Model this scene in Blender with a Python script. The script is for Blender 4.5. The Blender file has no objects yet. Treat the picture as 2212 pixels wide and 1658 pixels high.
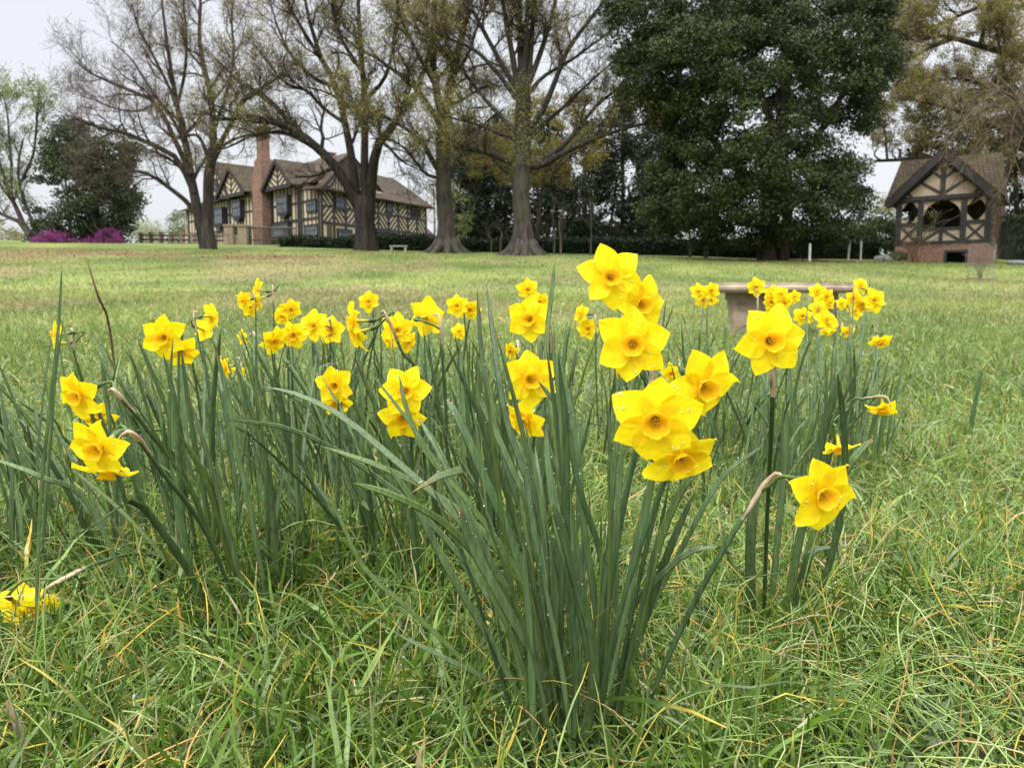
import bpy, math
import numpy as np
from math import radians, sin, cos, tan, atan, pi

S = bpy.context.scene
COL = S.collection

# ---------------------------------------------------------------- camera
CAM_H = 0.437          # metres above the grass at the photographer's feet
FOC = 1670.0           # focal length in units of a 2211 px wide picture
CX, CY = 1105.5, 829.0
PITCH = atan(179.0 / FOC)
cam_data = bpy.data.cameras.new("camera")
cam = bpy.data.objects.new("camera", cam_data)
COL.objects.link(cam)
cam.location = (0, 0, CAM_H)
cam.rotation_euler = (pi / 2 - PITCH, 0, 0)
cam_data.sensor_width = 36.0
cam_data.lens = 36.0 * FOC / 2211.0
cam_data.clip_start = 0.02
cam_data.clip_end = 3000
cam_data.dof.use_dof = True
cam_data.dof.focus_distance = 0.80
cam_data.dof.aperture_fstop = 15.0
S.camera = cam

# ---------------------------------------------------------------- sky, sun, exposure
SUN_EL, SUN_AZ = radians(52), radians(205)
W = bpy.data.worlds.new("World")
S.world = W
W.use_nodes = True
nt = W.node_tree
nt.nodes.clear()
out = nt.nodes.new("ShaderNodeOutputWorld")
sky = nt.nodes.new("ShaderNodeTexSky")
sky.sky_type = 'NISHITA'
sky.sun_disc = False
sky.sun_elevation = SUN_EL
sky.sun_rotation = SUN_AZ
sky.dust_density = 4.0
bg1 = nt.nodes.new("ShaderNodeBackground")
bg1.inputs[1].default_value = 0.05
hs = nt.nodes.new("ShaderNodeHueSaturation")
hs.inputs['Saturation'].default_value = 0.35
nt.links.new(sky.outputs[0], hs.inputs['Color'])
nt.links.new(hs.outputs[0], bg1.inputs[0])
tc = nt.nodes.new("ShaderNodeTexCoord")
sep = nt.nodes.new("ShaderNodeSeparateXYZ")
ramp = nt.nodes.new("ShaderNodeValToRGB")       # overcast cloud: brighter overhead
nt.links.new(tc.outputs['Generated'], sep.inputs[0])
cn = nt.nodes.new("ShaderNodeTexNoise")
cn.inputs['Scale'].default_value = 2.2
cn.inputs['Detail'].default_value = 4
nt.links.new(tc.outputs['Generated'], cn.inputs['Vector'])
cm = nt.nodes.new("ShaderNodeMath"); cm.operation = 'MULTIPLY_ADD'
cm.inputs[1].default_value = 0.10
nt.links.new(cn.outputs[0], cm.inputs[0])
nt.links.new(sep.outputs[2], cm.inputs[2])
nt.links.new(cm.outputs[0], ramp.inputs[0])
el = ramp.color_ramp.elements
el[0].position = 0.0; el[0].color = (0.147, 0.1485, 0.158, 1)
el[1].position = 1.0; el[1].color = (1.12, 1.13, 1.15, 1)
for p, v in ((0.22, 0.145), (0.42, 0.152), (0.62, 0.53)):
    e = el.new(p); e.color = (v, v * 1.006, v * 1.055, 1)
bg2 = nt.nodes.new("ShaderNodeBackground")
bg2.inputs[1].default_value = 3.0
nt.links.new(ramp.outputs[0], bg2.inputs[0])
addn = nt.nodes.new("ShaderNodeAddShader")
nt.links.new(bg1.outputs[0], addn.inputs[0])
nt.links.new(bg2.outputs[0], addn.inputs[1])
nt.links.new(addn.outputs[0], out.inputs[0])

sd = bpy.data.lights.new("sun", 'SUN')
sd.energy = 1.3
sd.angle = radians(25)
sd.color = (1.0, 0.97, 0.92)
sun = bpy.data.objects.new("sun", sd)
COL.objects.link(sun)
sun.rotation_euler = (pi / 2 - SUN_EL, 0, pi - SUN_AZ)

S.view_settings.view_transform = 'Standard'
S.view_settings.look = 'None'
S.view_settings.exposure = 0.55
S.view_settings.gamma = 1.0
S.view_settings.use_curve_mapping = False
S.render.engine = 'CYCLES'
S.cycles.use_denoising = True
S.cycles.max_bounces = 8
S.cycles.transparent_max_bounces = 8
S.cycles.diffuse_bounces = 3
S.cycles.glossy_bounces = 3
S.cycles.transmission_bounces = 4

# ---------------------------------------------------------------- geometry helpers
SP, CP = sin(PITCH), cos(PITCH)

def P(px, py, Y):
    """world point seen at picture position (px, py) at distance Y"""
    dx, dy = px - CX, CY - py
    k = Y / (FOC * CP + dy * SP)
    return np.array([dx * k, Y, CAM_H + (-FOC * SP + dy * CP) * k])

def proj(p):
    zc = p[1] * CP - (p[2] - CAM_H) * SP
    return CX + FOC * p[0] / zc, CY - FOC * (p[1] * SP + (p[2] - CAM_H) * CP) / zc

_ky = [-60, 0, 1.0, 3, 6.5, 12, 20, 30, 42, 55, 73, 90, 120, 900]
_kz = [0, 0, 0.0, 0.045, 0.15, 0.36, 0.85, 1.65, 2.83, 4.0, 5.2, 5.7, 6.0, 6.0]
_gy = np.linspace(-60, 140, 2001)
_gz = np.interp(_gy, _ky, _kz)
for _w in (25, 15):
    _pad = np.pad(_gz, _w, mode='edge')
    _sm = np.convolve(_pad, np.ones(2 * _w + 1) / (2 * _w + 1), mode='valid')
    _bl = np.clip((_gy - 3) / 6, 0, 1)
    _gz = _gz * (1 - _bl) + _sm * _bl

_lat = np.random.default_rng(11).random((64, 64))
def vnoise(x, y):
    x = np.asarray(x, float); y = np.asarray(y, float)
    xi = np.floor(x).astype(int); yi = np.floor(y).astype(int)
    fx = x - xi; fy = y - yi
    fx = fx * fx * (3 - 2 * fx); fy = fy * fy * (3 - 2 * fy)
    a = _lat[xi % 64, yi % 64]; b = _lat[(xi + 1) % 64, yi % 64]
    c = _lat[xi % 64, (yi + 1) % 64]; d = _lat[(xi + 1) % 64, (yi + 1) % 64]
    return (a * (1 - fx) + b * fx) * (1 - fy) + (c * (1 - fx) + d * fx) * fy
def fbm(x, y, o=4):
    r = 0; a = 0.5; n = 0
    for i in range(o):
        r = r + a * vnoise(x * 2 ** i + 17.3 * i, y * 2 ** i + 9.1 * i); n += a; a *= 0.55
    return r / n

def gz(X, Y):
    X = np.asarray(X, float); Y = np.asarray(Y, float)
    z = np.interp(Y, _gy, _gz)
    f = np.clip((Y - 4) / 40, 0, 1)
    z = z - 0.015 * np.clip(X, -60, 60) * f
    z = z + (fbm(X * 1.3, Y * 1.3, 3) - 0.5) * 0.035 * np.clip(Y / 2, 0, 1)
    z = z + (fbm(X * 0.12 + 5, Y * 0.12, 2) - 0.5) * 0.30 * np.clip((Y - 8) / 20, 0, 1)
    return z

def GP(px, Y):
    """point of the ground under picture column px at distance Y"""
    X = (px - CX) / FOC * Y
    for _ in range(4):
        z = float(gz(X, Y))
        X = (px - CX) / FOC * (Y * CP - (z - CAM_H) * SP)
    return np.array([X, Y, float(gz(X, Y))])

def norm(v):
    return v / np.maximum(np.linalg.norm(v, axis=-1, keepdims=True), 1e-9)

def spline(pts, n):
    p = np.asarray(pts, float)
    q = np.vstack([2 * p[0] - p[1], p, 2 * p[-1] - p[-2]])
    K = len(p) - 1
    u = np.linspace(0, K, n); i = np.minimum(u.astype(int), K - 1); t = (u - i)[:, None]
    a, b, c, d = q[i], q[i + 1], q[i + 2], q[i + 3]
    return 0.5 * (2 * b + (c - a) * t + (2 * a - 5 * b + 4 * c - d) * t ** 2 + (3 * b - a - 3 * c + d) * t ** 3)

def tubes(Pn, R, k=5, flat=1.0):
    """swept tubes along many polylines at once: Pn (N,n,3), R (N,n)"""
    Pn = np.asarray(Pn, float); R = np.asarray(R, float)
    if Pn.ndim == 2: Pn = Pn[None]; R = R[None]
    N, n, _ = Pn.shape
    T = norm(np.gradient(Pn, axis=1))
    m = norm(Pn[:, -1] - Pn[:, 0])
    ref = np.where(np.abs(m[:, 2:3]) > 0.75, np.array([[1.0, 0.1, 0]]), np.array([[0.05, 0.1, 1.0]]))
    A = norm(np.cross(T, ref[:, None, :])); B = np.cross(T, A)
    th = np.arange(k) * 2 * pi / k
    V = Pn[:, :, None, :] + R[:, :, None, None] * (np.cos(th)[None, None, :, None] * A[:, :, None, :] + flat * np.sin(th)[None, None, :, None] * B[:, :, None, :])
    idx = np.arange(N * n * k).reshape(N, n, k)
    a = idx[:, :-1, :]; b = idx[:, 1:, :]
    F = np.stack([a, np.roll(a, -1, 2), np.roll(b, -1, 2), b], -1).reshape(-1, 4)
    return V.reshape(-1, 3), F

def ribbons(Pn, Wd, side, keel=0.0):
    """flat or channelled blades: Pn (N,n,3), Wd (N,n), side (N,n,3)"""
    N, n, _ = Pn.shape
    T = norm(np.gradient(Pn, axis=1))
    sd_ = norm(side - (side * T).sum(-1, keepdims=True) * T)
    nr = np.cross(T, sd_)
    L = Pn - sd_ * Wd[..., None]; Rr = Pn + sd_ * Wd[..., None]
    if keel:
        M = Pn + nr * Wd[..., None] * keel
        V = np.stack([L, M, Rr], 2); k = 3
    else:
        V = np.stack([L, Rr], 2); k = 2
    idx = np.arange(N * n * k).reshape(N, n, k)
    F = np.stack([idx[:, :-1, :-1], idx[:, :-1, 1:], idx[:, 1:, 1:], idx[:, 1:, :-1]], -1).reshape(-1, 4)
    return V.reshape(-1, 3), F, k

class MB:
    def __init__(s):
        s.v = []; s.q = []; s.t = []; s.c = []; s.n = 0; s.hasc = False
    def add(s, V, Q=None, T=None, c=None):
        V = np.asarray(V, float).reshape(-1, 3)
        if Q is not None and len(Q): s.q.append(np.asarray(Q, int) + s.n)
        if T is not None and len(T): s.t.append(np.asarray(T, int) + s.n)
        if c is None: c = np.ones((len(V), 3))
        else:
            s.hasc = True
            c = np.broadcast_to(np.asarray(c, float), (len(V), 3))
        s.c.append(c); s.v.append(V); s.n += len(V)
        return s
    def box(s, x0, x1, y0, y1, z0, z1):
        V = [(x, y, z) for x in (x0, x1) for y in (y0, y1) for z in (z0, z1)]
        Q = [(0, 1, 3, 2), (4, 6, 7, 5), (0, 4, 5, 1), (2, 3, 7, 6), (0, 2, 6, 4), (1, 5, 7, 3)]
        return s.add(V, Q)
    def bar(s, x0, z0, x1, z1, w, y0, y1):
        """timber lying in a facade plane from (x0,z0) to (x1,z1)"""
        d = np.array([x1 - x0, z1 - z0], float); L = np.linalg.norm(d); d /= L
        nx, nz = -d[1] * w / 2, d[0] * w / 2
        c = [(x0 + nx, z0 + nz), (x1 + nx, z1 + nz), (x1 - nx, z1 - nz), (x0 - nx, z0 - nz)]
        return s.prism(c, y0, y1)
    def prism(s, poly, y0, y1):
        n = len(poly)
        V = [(x, y0, z) for x, z in poly] + [(x, y1, z) for x, z in poly]
        Q = [(i, (i + 1) % n, n + (i + 1) % n, n + i) for i in range(n)]
        T = [(0, i + 1, i) for i in range(1, n - 1)] + [(n, n + i, n + i + 1) for i in range(1, n - 1)]
        return s.add(V, Q, T)
    def plan(s, poly, z0, z1):
        n = len(poly)
        V = [(x, y, z0) for x, y in poly] + [(x, y, z1) for x, y in poly]
        Q = [(i, (i + 1) % n, n + (i + 1) % n, n + i) for i in range(n)]
        T = [(0, i + 1, i) for i in range(1, n - 1)] + [(n, n + i, n + i + 1) for i in range(1, n - 1)]
        return s.add(V, Q, T)
    def slab(s, a, b, c, d, th):
        p = np.array([a, b, c, d], float)
        nrm = np.cross(p[1] - p[0], p[3] - p[0]); nrm /= np.linalg.norm(nrm)
        V = np.vstack([p, p - nrm * th])
        Q = [(0, 1, 2, 3), (7, 6, 5, 4), (0, 4, 5, 1), (1, 5, 6, 2), (2, 6, 7, 3), (3, 7, 4, 0)]
        return s.add(V, Q)
    def tube(s, pts, r, k=8, c=None, cap=True):
        pts = np.asarray(pts, float); r = np.broadcast_to(np.asarray(r, float), (len(pts),))
        V, F = tubes(pts, r, k)
        T = None
        if cap:
            m = len(V); V = np.vstack([V, pts[0], pts[-1]])
            T = [(m, (i + 1) % k, i) for i in range(k)] + [(m + 1, m - k + i, m - k + (i + 1) % k) for i in range(k)]
        return s.add(V, F, T, c)
    def lathe(s, prof, k=12, c=None):
        """profile of (r, z) turned round the z axis"""
        th = np.arange(k) * 2 * pi / k
        V = np.array([[(r * cos(t), r * sin(t), z) for t in th] for r, z in prof]).reshape(-1, 3)
        idx = np.arange(len(prof) * k).reshape(len(prof), k)
        a, b = idx[:-1], idx[1:]
        F = np.stack([a, np.roll(a, -1, 1), np.roll(b, -1, 1), b], -1).reshape(-1, 4)
        return s.add(V, F, None, c)
    def xform(s, M, o):
        s.v = [v @ np.asarray(M).T + o for v in s.v]; return s
    def build(s, name, mat, parent=None, smooth=False, frame=None):
        V = np.vstack(s.v)
        if parent is not None and frame is None:
            V = V - np.array(parent.get('_b', (0, 0, 0)), float)
        me = bpy.data.meshes.new(name)
        nq = sum(len(q) for q in s.q); ntri = sum(len(t) for t in s.t)
        li = []
        if nq: li.append(np.vstack(s.q).ravel())
        if ntri: li.append(np.vstack(s.t).ravel())
        li = np.concatenate(li).astype(np.int32)
        me.vertices.add(len(V)); me.vertices.foreach_set('co', V.astype(np.float32).ravel())
        me.loops.add(len(li)); me.loops.foreach_set('vertex_index', li)
        me.polygons.add(nq + ntri)
        st = np.concatenate([np.arange(nq) * 4, nq * 4 + np.arange(ntri) * 3]).astype(np.int32)
        me.polygons.foreach_set('loop_start', st)
        me.polygons.foreach_set('use_smooth', np.full(nq + ntri, smooth, dtype=bool))
        if s.hasc:
            c = np.vstack(s.c); c = np.hstack([c, np.ones((len(c), 1))]).astype(np.float32)
            at = me.color_attributes.new('col', 'FLOAT_COLOR', 'POINT')
            at.data.foreach_set('color', c.ravel())
        me.update(calc_edges=True)
        me.materials.append(mat)
        o = bpy.data.objects.new(name, me)
        COL.objects.link(o)
        if parent is not None:
            o.parent = parent
        if frame is not None:
            O, ang = frame
            b = np.array(parent.get('_b', (0, 0, 0)), float) if parent is not None else np.zeros(3)
            o.location = np.asarray(O, float) - b
            o.rotation_euler = (0, 0, ang)
        return o

def thing(name, label, cat, base, group=None):
    o = bpy.data.objects.new(name, None)
    COL.objects.link(o)
    o.location = base
    o.empty_display_size = 0.1
    o['_b'] = [float(x) for x in base]
    o['label'] = label; o['category'] = cat
    if group: o['group'] = group
    return o

def tag(o, label, cat, group=None, kind=None):
    o['label'] = label; o['category'] = cat
    if group: o['group'] = group
    if kind: o['kind'] = kind
    return o

# ---------------------------------------------------------------- materials
MATS = {}
def _base(name):
    m = bpy.data.materials.new(name); m.use_nodes = True
    t = m.node_tree; b = t.nodes['Principled BSDF']
    MATS[name] = m
    return m, t, b
def _noise(t, scale, detail=4, vec=None, stretch=None, coord='Object'):
    n = t.nodes.new('ShaderNodeTexNoise'); n.inputs['Scale'].default_value = scale; n.inputs['Detail'].default_value = detail
    if vec is None:
        tcn = t.nodes.new('ShaderNodeTexCoord')
        vec = tcn.outputs[coord]
    if stretch:
        mp = t.nodes.new('ShaderNodeMapping'); mp.inputs['Scale'].default_value = stretch
        t.links.new(vec, mp.inputs[0]); vec = mp.outputs[0]
    t.links.new(vec, n.inputs['Vector'])
    return n
def _mix(t, fac, a, b, mode='MIX'):
    m = t.nodes.new('ShaderNodeMix'); m.data_type = 'RGBA'; m.blend_type = mode
    for sock, val in ((m.inputs[0], fac), (m.inputs[6], a), (m.inputs[7], b)):
        if hasattr(val, 'is_linked') or isinstance(val, bpy.types.NodeSocket): t.links.new(val, sock)
        elif isinstance(val, (int, float)): sock.default_value = val
        else: sock.default_value = (*val, 1)
    return m.outputs[2]
def _ramp(t, fac, lo, hi):
    r = t.nodes.new('ShaderNodeMapRange'); r.inputs[1].default_value = lo; r.inputs[2].default_value = hi
    t.links.new(fac, r.inputs[0]); return r.outputs[0]
def _bump(t, b, h, strength=0.3, dist=0.02):
    bp = t.nodes.new('ShaderNodeBump'); bp.inputs['Strength'].default_value = strength; bp.inputs['Distance'].default_value = dist
    t.links.new(h, bp.inputs['Height']); t.links.new(bp.outputs[0], b.inputs['Normal'])

def m_plain(name, c1, c2, scale=5, rough=0.7, bump=0.2, stretch=None, spec=0.4, lo=0.3, hi=0.7, dist=0.02):
    m, t, b = _base(name)
    n = _noise(t, scale, 6, stretch=stretch)
    t.links.new(_mix(t, _ramp(t, n.outputs[0], lo, hi), c1, c2), b.inputs['Base Color'])
    b.inputs['Roughness'].default_value = rough
    b.inputs['Specular IOR Level'].default_value = spec
    if bump: _bump(t, b, n.outputs[0], bump, dist)
    return m

def m_leaf(name, rough=0.45, trans=0.3, spec=0.4, scale=40, var=0.35, bump=0.0, tint=(1, 1, 1), stretch=None):
    """plant tissue: colour carried by the leaf, thin enough to let light through"""
    m, t, b = _base(name)
    at = t.nodes.new('ShaderNodeAttribute'); at.attribute_name = 'col'
    n = _noise(t, scale, 3, stretch=stretch)
    v = _ramp(t, n.outputs[0], 0.3, 0.7)
    k = t.nodes.new('ShaderNodeMapRange'); k.inputs[3].default_value = 1 - var; k.inputs[4].default_value = 1 + var * 0.6
    t.links.new(v, k.inputs[0])
    c = _mix(t, 1.0, at.outputs['Color'], k.outputs[0], 'MULTIPLY')
    t.links.new(c, b.inputs['Base Color'])
    b.inputs['Roughness'].default_value = rough
    b.inputs['Specular IOR Level'].default_value = spec
    if bump: _bump(t, b, n.outputs[0], bump, 0.001)
    if trans:
        tr = t.nodes.new('ShaderNodeBsdfTranslucent')
        c2 = _mix(t, 1.0, c, tint, 'MULTIPLY')
        t.links.new(c2, tr.inputs[0])
        mx = t.nodes.new('ShaderNodeMixShader'); mx.inputs[0].default_value = trans
        t.links.new(b.outputs[0], mx.inputs[1]); t.links.new(tr.outputs[0], mx.inputs[2])
        t.links.new(mx.outputs[0], t.nodes['Material Output'].inputs[0])
    return m

def m_rows(name, c1, c2, cm, bw, bh, mortar, moss=None, rough=0.8, bump=0.6, dist=0.03, offset=0.5):
    """bricks or shingles in rows: u = x + y, v = z of the object's own frame"""
    m, t, b = _base(name)
    tcn = t.nodes.new('ShaderNodeTexCoord'); sp = t.nodes.new('ShaderNodeSeparateXYZ')
    t.links.new(tcn.outputs['Object'], sp.inputs[0])
    ad = t.nodes.new('ShaderNodeMath'); t.links.new(sp.outputs[0], ad.inputs[0]); t.links.new(sp.outputs[1], ad.inputs[1])
    cb = t.nodes.new('ShaderNodeCombineXYZ'); t.links.new(ad.outputs[0], cb.inputs[0]); t.links.new(sp.outputs[2], cb.inputs[1])
    br = t.nodes.new('ShaderNodeTexBrick')
    t.links.new(cb.outputs[0], br.inputs['Vector'])
    br.inputs['Color1'].default_value = (*c1, 1); br.inputs['Color2'].default_value = (*c2, 1); br.inputs['Mortar'].default_value = (*cm, 1)
    br.inputs['Scale'].default_value = 1; br.inputs['Brick Width'].default_value = bw; br.inputs['Row Height'].default_value = bh
    br.inputs['Mortar Size'].default_value = mortar; br.inputs['Bias'].default_value = 0.0
    br.offset = offset
    n = _noise(t, 1.3, 6); n2 = _noise(t, 9, 4)
    k = t.nodes.new('ShaderNodeMapRange'); k.inputs[3].default_value = 0.6; k.inputs[4].default_value = 1.35
    t.links.new(n2.outputs[0], k.inputs[0])
    c = _mix(t, 1.0, br.outputs[0], k.outputs[0], 'MULTIPLY')
    if moss: c = _mix(t, _ramp(t, n.outputs[0], moss[1], moss[2]), c, moss[0])
    t.links.new(c, b.inputs['Base Color'])
    b.inputs['Roughness'].default_value = rough; b.inputs['Specular IOR Level'].default_value = 0.15
    iv = t.nodes.new('ShaderNodeMath'); iv.operation = 'SUBTRACT'; iv.inputs[0].default_value = 1
    t.links.new(br.outputs['Fac'], iv.inputs[1])
    _bump(t, b, iv.outputs[0], bump, dist)
    return m

def m_bark(name, c1, c2, lichen=None):
    m, t, b = _base(name)
    n = _noise(t, 6, 6, stretch=(1, 1, 0.18)); n2 = _noise(t, 0.9, 4)
    c = _mix(t, _ramp(t, n.outputs[0], 0.35, 0.65), c1, c2)
    if lichen: c = _mix(t, _ramp(t, n2.outputs[0], 0.42, 0.62), c, lichen)
    at = t.nodes.new('ShaderNodeAttribute'); at.attribute_name = 'col'
    c = _mix(t, 1.0, c, at.outputs['Color'], 'MULTIPLY')
    t.links.new(c, b.inputs['Base Color'])
    b.inputs['Roughness'].default_value = 0.85; b.inputs['Specular IOR Level'].default_value = 0.25
    _bump(t, b, n.outputs[0], 0.8, 0.06)
    return m

M_GROUND = None
def mk_ground():
    m, t, b = _base('lawn soil and thatch')
    at = t.nodes.new('ShaderNodeAttribute'); at.attribute_name = 'col'
    n = _noise(t, 26, 8); n2 = _noise(t, 3.0, 6)
    k = t.nodes.new('ShaderNodeMapRange'); k.inputs[1].default_value = 0.25; k.inputs[2].default_value = 0.75
    k.inputs[3].default_value = 0.45; k.inputs[4].default_value = 1.45
    t.links.new(n.outputs[0], k.inputs[0])
    k2 = t.nodes.new('ShaderNodeMapRange'); k2.inputs[1].default_value = 0.3; k2.inputs[2].default_value = 0.7
    k2.inputs[3].default_value = 0.75; k2.inputs[4].default_value = 1.25
    t.links.new(n2.outputs[0], k2.inputs[0])
    c = _mix(t, 1.0, at.outputs['Color'], k.outputs[0], 'MULTIPLY')
    c = _mix(t, 1.0, c, k2.outputs[0], 'MULTIPLY')
    t.links.new(c, b.inputs['Base Color'])
    b.inputs['Roughness'].default_value = 0.9; b.inputs['Specular IOR Level'].default_value = 0.15
    _bump(t, b, n.outputs[0], 0.5, 0.02)
    return m
M_GROUND = mk_ground()
M_GRASS = m_leaf('wet grass', 0.32, 0.34, 0.40, 60, 0.3)
M_DAFLEAF = m_leaf('daffodil leaf', 0.36, 0.22, 0.30, 300, 0.38, bump=0.25, stretch=(1, 1, 0.05))
M_PETAL = m_leaf('yellow petal', 0.6, 0.45, 0.15, 180, 0.12, bump=0.2, tint=(1.0, 0.95, 0.6))
M_CORONA = m_leaf('orange corona', 0.6, 0.50, 0.15, 200, 0.10, bump=0.1)
M_PAPER = m_leaf('papery spathe', 0.7, 0.35, 0.2, 150, 0.35)
M_TREELEAF = m_leaf('tree leaf', 0.5, 0.25, 0.3, 2, 0.25)
M_GLOSSLEAF = m_leaf('glossy evergreen leaf', 0.45, 0.15, 0.18, 1.2, 0.3)
M_TWIG = m_bark('twig bark', (0.055, 0.046, 0.038), (0.10, 0.085, 0.07))
M_BARK = m_bark('grey bark', (0.032, 0.025, 0.019), (0.105, 0.085, 0.065))
M_BARKL = m_bark('lichen bark', (0.045, 0.036, 0.027), (0.17, 0.145, 0.115), (0.130, 0.132, 0.090))
M_STUCCO = m_plain('cream plaster', (0.43, 0.36, 0.265), (0.52, 0.44, 0.335), 2.5, 0.85, 0.1)
M_STUCCO2 = m_plain('tan plaster', (0.35, 0.275, 0.205), (0.43, 0.345, 0.26), 2.5, 0.85, 0.1)
M_TIMBER = m_plain('dark timber', (0.012, 0.011, 0.011), (0.032, 0.028, 0.026), 6, 0.6, 0.3, stretch=(1, 1, 0.2))
M_BTIMBER = m_plain('brown timber', (0.04, 0.026, 0.018), (0.085, 0.055, 0.038), 6, 0.7, 0.3)
M_FRAME = m_plain('black window frame', (0.014, 0.016, 0.02), (0.026, 0.028, 0.034), 5, 0.5, 0.1)
M_GLASS = m_plain('leaded window glass', (0.085, 0.098, 0.12), (0.17, 0.185, 0.215), 3, 0.12, 0.05, spec=0.6)
M_DARK = m_plain('painted interior shade', (0.006, 0.006, 0.006), (0.012, 0.011, 0.01), 3, 0.9, 0)  # near-black colour standing for the shade inside openings
M_BRICK = m_rows('red brick', (0.25, 0.105, 0.072), (0.14, 0.058, 0.042), (0.30, 0.25, 0.20), 0.24, 0.085, 0.012)
M_BRICKC = m_rows('chimney brick', (0.23, 0.108, 0.076), (0.11, 0.052, 0.04), (0.30, 0.24, 0.19), 0.34, 0.15, 0.018)
M_ROOF = m_rows('brown shingle', (0.092, 0.062, 0.040), (0.042, 0.028, 0.019), (0.022, 0.018, 0.015), 0.26, 0.20, 0.03, ((0.065, 0.058, 0.028), 0.52, 0.75))
M_ROOFG = m_rows('mossy shingle', (0.095, 0.066, 0.040), (0.044, 0.031, 0.020), (0.022, 0.018, 0.014), 0.22, 0.17, 0.028, ((0.058, 0.058, 0.018), 0.48, 0.72))
M_STONE = m_plain('weathered stone', (0.20, 0.155, 0.105), (0.36, 0.285, 0.205), 9, 0.85, 0.5, dist=0.01)
M_STONEG = m_plain('grey stone', (0.12, 0.12, 0.12), (0.26, 0.26, 0.26), 7, 0.85, 0.5)
M_WHITE = m_plain('white painted post', (0.44, 0.43, 0.39), (0.58, 0.57, 0.53), 6, 0.5, 0.1)
M_CORE = m_plain('dark hedge core', (0.01, 0.016, 0.008), (0.018, 0.026, 0.012), 3, 0.95, 0.3)  # near-black filler colour for the boxes inside the hedges
def mk_dew():
    m, t, b = _base('dew water')
    b.inputs['Base Color'].default_value = (0.95, 1, 0.97, 1); b.inputs['Roughness'].default_value = 0.02
    b.inputs['Transmission Weight'].default_value = 0.85; b.inputs['IOR'].default_value = 1.33
    return m
M_DEW = mk_dew()
# ---------------------------------------------------------------- lawn surface
def lawn_col(X, Y):
    """colour the turf itself has: green with straw-coloured worn patches and leaf litter"""
    X = np.asarray(X, float); Y = np.asarray(Y, float)
    g1 = np.array([0.082, 0.118, 0.026]); g2 = np.array([0.178, 0.205, 0.056]); tan_ = np.array([0.205, 0.155, 0.085]); lit = np.array([0.16, 0.085, 0.050])
    a = fbm(X * 0.45 + 3, Y * 0.25 + 1, 4)[..., None]
    c = g1 + (g2 - g1) * np.clip((a - 0.3) / 0.4, 0, 1)
    d = fbm(X * 0.30 + 31, Y * 0.13 + 7, 5)
    left = np.clip(0.5 - X / np.maximum(Y, 1) * 0.9, 0.25, 1.0)
    far = np.clip((Y - 5.0) / 5, 0, 1) * np.clip((40 - Y) / 5, 0.0, 1)
    w = np.clip((d - 0.44 + 0.10 * (left - 0.5)) / 0.13, 0, 1) * (0.15 + 0.85 * left) * far * 0.72
    c = c + (tan_ - c) * w[..., None]
    e = fbm(X * 0.35 + 71, Y * 0.5 + 3, 4)
    band = np.exp(-((Y - 38) / 4.0) ** 2) * np.clip((-6 - X) / 4, 0, 1) + np.exp(-((Y - 42) / 2.2) ** 2) * np.clip((X - 13) / 3, 0, 1) * np.clip((20 - X) / 2, 0, 1) * 0.8
    w2 = np.clip((e - 0.40) / 0.12, 0, 1) * np.clip(band, 0, 1) * 0.95
    c = c + (lit - c) * w2[..., None]
    return c

def make_lawn():
    ys = np.concatenate([np.linspace(-20, 0, 12)[:-1], 0.02 + np.cumsum(np.concatenate([np.full(60, 0.06), 0.06 * 1.0285 ** np.arange(170)]))])
    ys = np.concatenate([ys, [ys[-1] + 20, ys[-1] + 80, ys[-1] + 300, 900]])
    u = np.linspace(-1, 1, 321); xs = np.sinh(u * 6.2) / np.sinh(6.2) * 320
    Xg, Yg = np.meshgrid(xs, ys)
    Z = gz(Xg, Yg) - 0.004
    V = np.stack([Xg, Yg, Z], -1).reshape(-1, 3)
    nx = len(xs); ny = len(ys)
    idx = np.arange(nx * ny).reshape(ny, nx)
    F = np.stack([idx[:-1, :-1], idx[:-1, 1:], idx[1:, 1:], idx[1:, :-1]], -1).reshape(-1, 4)
    c = lawn_col(V[:, 0], V[:, 1])
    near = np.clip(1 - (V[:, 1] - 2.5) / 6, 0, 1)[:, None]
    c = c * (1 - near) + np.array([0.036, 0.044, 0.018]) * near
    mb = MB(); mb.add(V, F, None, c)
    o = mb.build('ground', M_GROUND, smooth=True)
    o['kind'] = 'structure'
make_lawn()

# ---------------------------------------------------------------- timber-framed manor house
HC = P(693, 500, 62.0)[:2]
dL = np.array([0.7071, -0.7071]); LL = 25.8
OL = HC - dL * LL; ANGL = math.atan2(dL[1], dL[0])
dR = np.array([0.5, 0.8660]); OR_ = HC; ANGR = math.atan2(dR[1], dR[0])
ZB = 4.3
FL = (np.array([OL[0], OL[1], 0.0]), ANGL); FR = (np.array([OR_[0], OR_[1], 0.0]), ANGR)

def fpx(O, d, px, py):
    """picture position -> (x along facade, z) in the vertical plane through O along d"""
    p = P(px, py, 10.0); r = p / np.array([1, 1, 1]); ray = np.array([p[0], p[1]])
    A = np.array([[d[0], -ray[0]], [d[1], -ray[1]]])
    t, s = np.linalg.solve(A, -np.asarray(O)[:2])
    return t, CAM_H + (p[2] - CAM_H) * s
fL = lambda px, py: fpx(OL, dL, px, py)
fR = lambda px, py: fpx(OR_, dR, px, py)

house = thing('manor_house', 'large timber-framed manor house of cream plaster with tall brick chimney beyond the trees', 'house', (HC[0], HC[1], ZB))
ZM, ZE = 7.0, 9.85

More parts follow.
